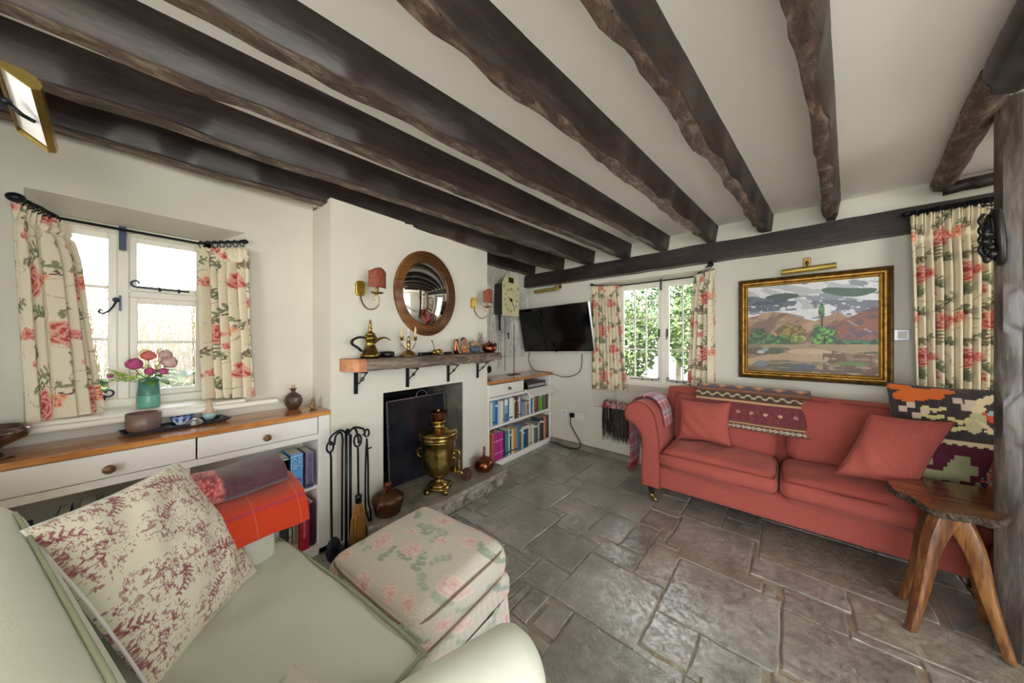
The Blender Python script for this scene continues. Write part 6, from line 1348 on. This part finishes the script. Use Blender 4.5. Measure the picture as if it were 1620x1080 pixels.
# flowers
F_ = Vector((-2.43, .082, 1.10)); g_ = 'flowers in the celadon vase'
def flower(label, dx, dy, dz, r, mat, tilt=(0, 0), layers=5, bud=False):
    t = thing('ranunculus_bloom', label, 'flower', F_+Vector((dx, dy, dz*.9)), 0, g_, Euler((tilt[0], tilt[1], 0))); t.scale = (.74, .74, 1.25)
    o = Vector((0, 0, 0)); bm = ball(bmesh.new(), (0, 0, r*.35), r*.35, r*.35, r*.3, 10, 8)
    for L_ in range(layers):
        n_ = 5+L_; rr_ = r*(.35+.65*L_/(layers-1)); 
        for k in range(n_):
            a = 2*PI*k/n_+L_*.6; ca, sa = math.cos(a), math.sin(a); rad = Vector((ca, sa, 0)); tg = Vector((-sa, ca, 0)); hgt = r*(.75-.11*L_); R = []
            for i in range(4):
                w = rr_*(.35, .80, .85, .45)[i]; h = r*(-.35, .10, .55, .95)[i]*(1.15-.10*L_)+r*.1; out = rr_*(.25, .95, 1.05, .80 if L_ < 3 else .98)[i]; R.append([bm.verts.new(rad*out*(1-.12*abs(s_))+tg*w*s_+Vector((0, 0, h*(1-.08*s_*s_)))) for s_ in (-1, -.33, .33, 1)])
            for p, q in zip(R, R[1:]):
                for i in range(3): bm.faces.new((p[i], p[i+1], q[i+1], q[i]))
    pe = obj('petals', bm, mat, t, True); solid(pe, .0008)
    end = (Matrix.Rotation(0, 3, 'Z') @ (F_-t.location)); E_ = Euler((tilt[0], tilt[1], 0)).to_matrix().inverted(); e2 = E_ @ Vector((end.x/.74, end.y/.74, end.z/1.25)); obj('stem', tube(spline([Vector((0, 0, .002)), e2*.5+Vector((0, 0, -.005)), e2], 5), .0022, 6), 'leaf_green', t, True); return t
flower('magenta pink ranunculus bloom, largest and leftmost in the celadon vase', .03, -.050, .075, .034, 'petal_pink', (-.2, .5)); flower('salmon pink bloom at the top of the bouquet', .0, .0, .118, .030, 'petal_salmon', (.0, .3)); flower('blush bloom at the upper right of the bouquet', -.01, .055, .122, .030, 'petal_blush', (-.2, .3))
flower('large blush cream bloom at the right of the bouquet', .02, .060, .078, .036, 'petal_blush', (-.5, .5)); flower('small deep pink bloom low in the middle of the bouquet', .03, .005, .040, .022, 'petal_pink', (.2, .7)); flower('small rose pink bloom low at the right of the bouquet', .035, .045, .038, .020, 'petal_pink', (-.4, .8)); flower('tiny plum bud far left of the bouquet', .02, -.115, .028, .013, 'petal_pink', (.5, .4), 4)
t = thing('foliage', 'green leaves and lime green sprigs spreading from the celadon vase', 'foliage', F_); rnd = random.Random(21)
def leaf(bm, base, d, L_, w, bend=.3):
    d = Vector(d).normalized(); s = d.cross(Vector((0, 0, 1))).normalized(); R = []
    for i in range(6):
        k = i/5; p = base+d*L_*k+Vector((0, 0, -bend*L_*k*k)); ww = w*math.sin(PI*min(.98, k*.92+.06)); R.append([bm.verts.new(p-s*ww+Vector((0, 0, ww*.3))), bm.verts.new(p), bm.verts.new(p+s*ww+Vector((0, 0, ww*.3)))])
    for a, b in zip(R, R[1:]):
        for i in range(2): bm.faces.new((a[i], a[i+1], b[i+1], b[i]))
bm = bmesh.new()
for d, b, L_, w in (((.3, .7, .2), (.01, .03, .02), .075, .022), ((.5, .5, -.1), (.02, .02, .0), .07, .022), ((.2, .8, .4), (0, .03, .03), .08, .02), ((.6, -.2, .1), (.02, -.01, 0), .06, .018), ((-.2, .6, .5), (-.02, .02, .02), .08, .02), ((.4, .3, .6), (.01, .01, .02), .07, .017), ((.5, .1, -.1), (.02, 0, .0), .06, .022), ((.2, 1, -.2), (.01, .03, .0), .06, .008)): leaf(bm, Vector(b), d, L_, w)
solid(obj('broad_leaves', bm, 'leaf_green', t, True), .0008)
bm = bmesh.new()
for k in range(46):
    c = Vector((.015+rnd.uniform(-.01, .02), -.03-rnd.random()*.10, .012+rnd.uniform(-.012, .03))); leaf(bm, c, (rnd.uniform(-.6, .8), rnd.uniform(-1, .6), rnd.uniform(-.2, .8)), rnd.uniform(.020, .034), .006)
for k in range(4): tube(spline([Vector((0, -.01, 0)), Vector((.01, -.05-.01*k, .02+.006*k)), Vector((.015, -.10-.01*k, .03+.012*k))], 4), .0016, 5, bm)
solid(obj('lime_sprigs', bm, 'leaf_lime', t, True), .0006)
t = thing('flask_bottle', 'dark brown round glazed flask with a cork in the corner of the oak worktop', 'bottle', (-2.30, .672, ZT), math.radians(60))
obj('body', lathe([(.0001, 0), (.026, 0), (.030, .004), (.046, .030), (.050, .055), (.042, .082), (.022, .100), (.012, .106), (.012, .122), (.020, .124), (.018, .130), (.010, .132)], 32, sy=.72), 'dark_bottle', t, True); obj('cork', lathe([(.009, .128), (.010, .148), (.0001, .149)], 12), 'cork', t, True)
bm = bmesh.new(); 
for k in range(7): tube([Vector((-.03+.01*k, -.0355, .035+.0*k)), Vector((-.015+.005*k, -.0375, .075))], .0014, 5, bm)
obj('relief_lines', bm, 'copper_aged', t)
t = thing('seated_figurine', 'tiny bronze seated figurine at the right end of the oak worktop', 'figurine', (-2.215, .752, ZT), RL+.3); bm = ball(bmesh.new(), (0, 0, .016), .020, .016, .018); ball(bm, (0, 0, .036), .013, .011, .014); ball(bm, (0, -.002, .056), .011, .011, .013); ball(bm, (.012, -.010, .010), .011, .010, .008); ball(bm, (-.012, -.010, .010), .011, .010, .008); obj('figure', bm, 'gold_figure', t, True)
t = thing('lustre_bowl', 'dark metallic lustre bowl on a saucer foot at the left end of the oak worktop', 'bowl', (-2.19, -.315, ZT)); obj('bowl', lathe([(.0001, .010), (.045, .006), (.030, .030), (.055, .048), (.092, .070), (.100, .092), (.096, .112), (.090, .112), (.092, .092), (.05, .060), (.0001, .05)], 44), 'lustre', t, True); obj('saucer', lathe([(.0001, 0), (.060, 0), (.068, .008), (.060, .008), (.0001, .005)], 36), 'lustre', t, True)
# ================================================================ OUTSIDE
struct('ground_outside', B((-14, 14, -12, 16, -.35, -.25)), 'pale_bounce_ground')  # ground made pale to bounce daylight up onto the ceiling
def foliage_thing(name, label, cat, c, rx, ry, rz, n, mats, lf=.06, seed=0, kind=None):
    rnd = random.Random(seed); t = thing(name, label, cat, c, 0, 'garden plants outside the windows')
    for mi, mt_ in enumerate(mats):
        V = []; F = []
        for k in range(n//len(mats)):
            while True:
                p = Vector((rnd.uniform(-1, 1), rnd.uniform(-1, 1), rnd.uniform(-1, 1)))
                if .45 < p.length < 1: break
            q = Vector((p.x*rx, p.y*ry, p.z*rz)); d = Vector((rnd.uniform(-1, 1), rnd.uniform(-1, 1), rnd.uniform(-.6, .6))).normalized(); s = d.orthogonal().normalized(); a = lf*rnd.uniform(.6, 1.3); b = len(V)
            V += [tuple(q-d*a), tuple(q+s*a*.45), tuple(q+d*a), tuple(q-s*a*.45)]; F.append((b, b+1, b+2, b+3))
        me = bpy.data.meshes.new('leaves'); me.from_pydata(V, [], F); me.update(); o = obj('leaves', me, mt_, t)
    obj('trunk', tube([Vector((0, 0, -c[2]-.25)), Vector((0, 0, 0)), Vector((.05, 0, rz*.6))], [.07, .05, .02], 7), 'bark', t); return t
for i, (s, q, z, r) in enumerate(((-2.75, 6.2, 1.3, .95), (-.80, 6.2, 1.5, .95), (-5.0, 7.0, 1.7, 1.1), (-2.0, 8.3, 2.1, 1.2))):
    p = FW(s, q, z); foliage_thing('garden_tree', ['bushy light green tree outside the far window, lower left in the panes', 'taller green tree outside the far window, in the right panes', 'green tree further back to the left outside the far window', 'tall tree behind the others outside the far window'][i], 'tree', tuple(p), r, r*.8, r, 5200, ['garden_green', 'garden_light', 'garden_light'], .06, i)
foliage_thing('garden_shrub', 'low green shrub just outside the small left window', 'shrub', (-3.35, .35, .62), .35, 1.3, .45, 4200, ['garden_green', 'garden_light'], .045, 9)
t = thing('dry_grass', 'tall straw-coloured dry grass outside the small left window', 'grass', (-4.5, .2, -.25)); t['kind'] = 'stuff'
bm = bmesh.new(); rnd = random.Random(5)
for k in range(1900):
    b = Vector((rnd.uniform(-.6, .6), rnd.uniform(-1.8, 1.8), 0)); h = rnd.uniform(1.6, 2.15)+.2*(rnd.random() < .12); l = Vector((rnd.uniform(-.22, .22), rnd.uniform(-.35, .35), h)); s = Vector((0, .004, 0)); m = b+l*.6+Vector((0, 0, .08))
    v = [bm.verts.new(b-s), bm.verts.new(b+s), bm.verts.new(m+s*.8), bm.verts.new(m-s*.8), bm.verts.new(b+l+s*.2), bm.verts.new(b+l-s*.2)]; bm.faces.new((v[0], v[1], v[2], v[3])); bm.faces.new((v[3], v[2], v[4], v[5]))
    if k % 4 == 0:
        for j in range(8): p = b+l*(.84+.02*j)+Vector((rnd.uniform(-.02, .02), rnd.uniform(-.02, .02), 0)); w = [bm.verts.new(p+Vector((0, dy, dz))) for dy, dz in ((-.005, 0), (.005, .003), (.004, .018), (-.004, .015))]; bm.faces.new(w)
obj('blades', bm, 'dry_grass', t)
# glazed garden doors in the doorway behind the long curtain
d_ = thing('door_1', None, None, FW(.98, 3.50, 0), RF); d_['kind'] = 'structure'
bevel(obj('door_frame', B((0, .05, -.04, .05, .02, 2.05), (1.32, 1.37, -.04, .05, .02, 2.05), (.05, 1.32, -.04, .05, 2.0, 2.05)), 'window_paint', d_), .004, 1)
casement(d_, .055, .683, .03, 1.995, 2, [.55, 1.02, 1.50], .07, y=0, bar=.018, th=.04); casement(d_, .687, 1.315, .03, 1.995, 2, [.55, 1.02, 1.50], .07, y=0, bar=.018, th=.04)
obj('door_handle', tube([Vector((.65, -.02, 1.02)), Vector((.65, -.06, 1.02)), Vector((.57, -.065, 1.02))], .007, 8), 'iron', d_, True)
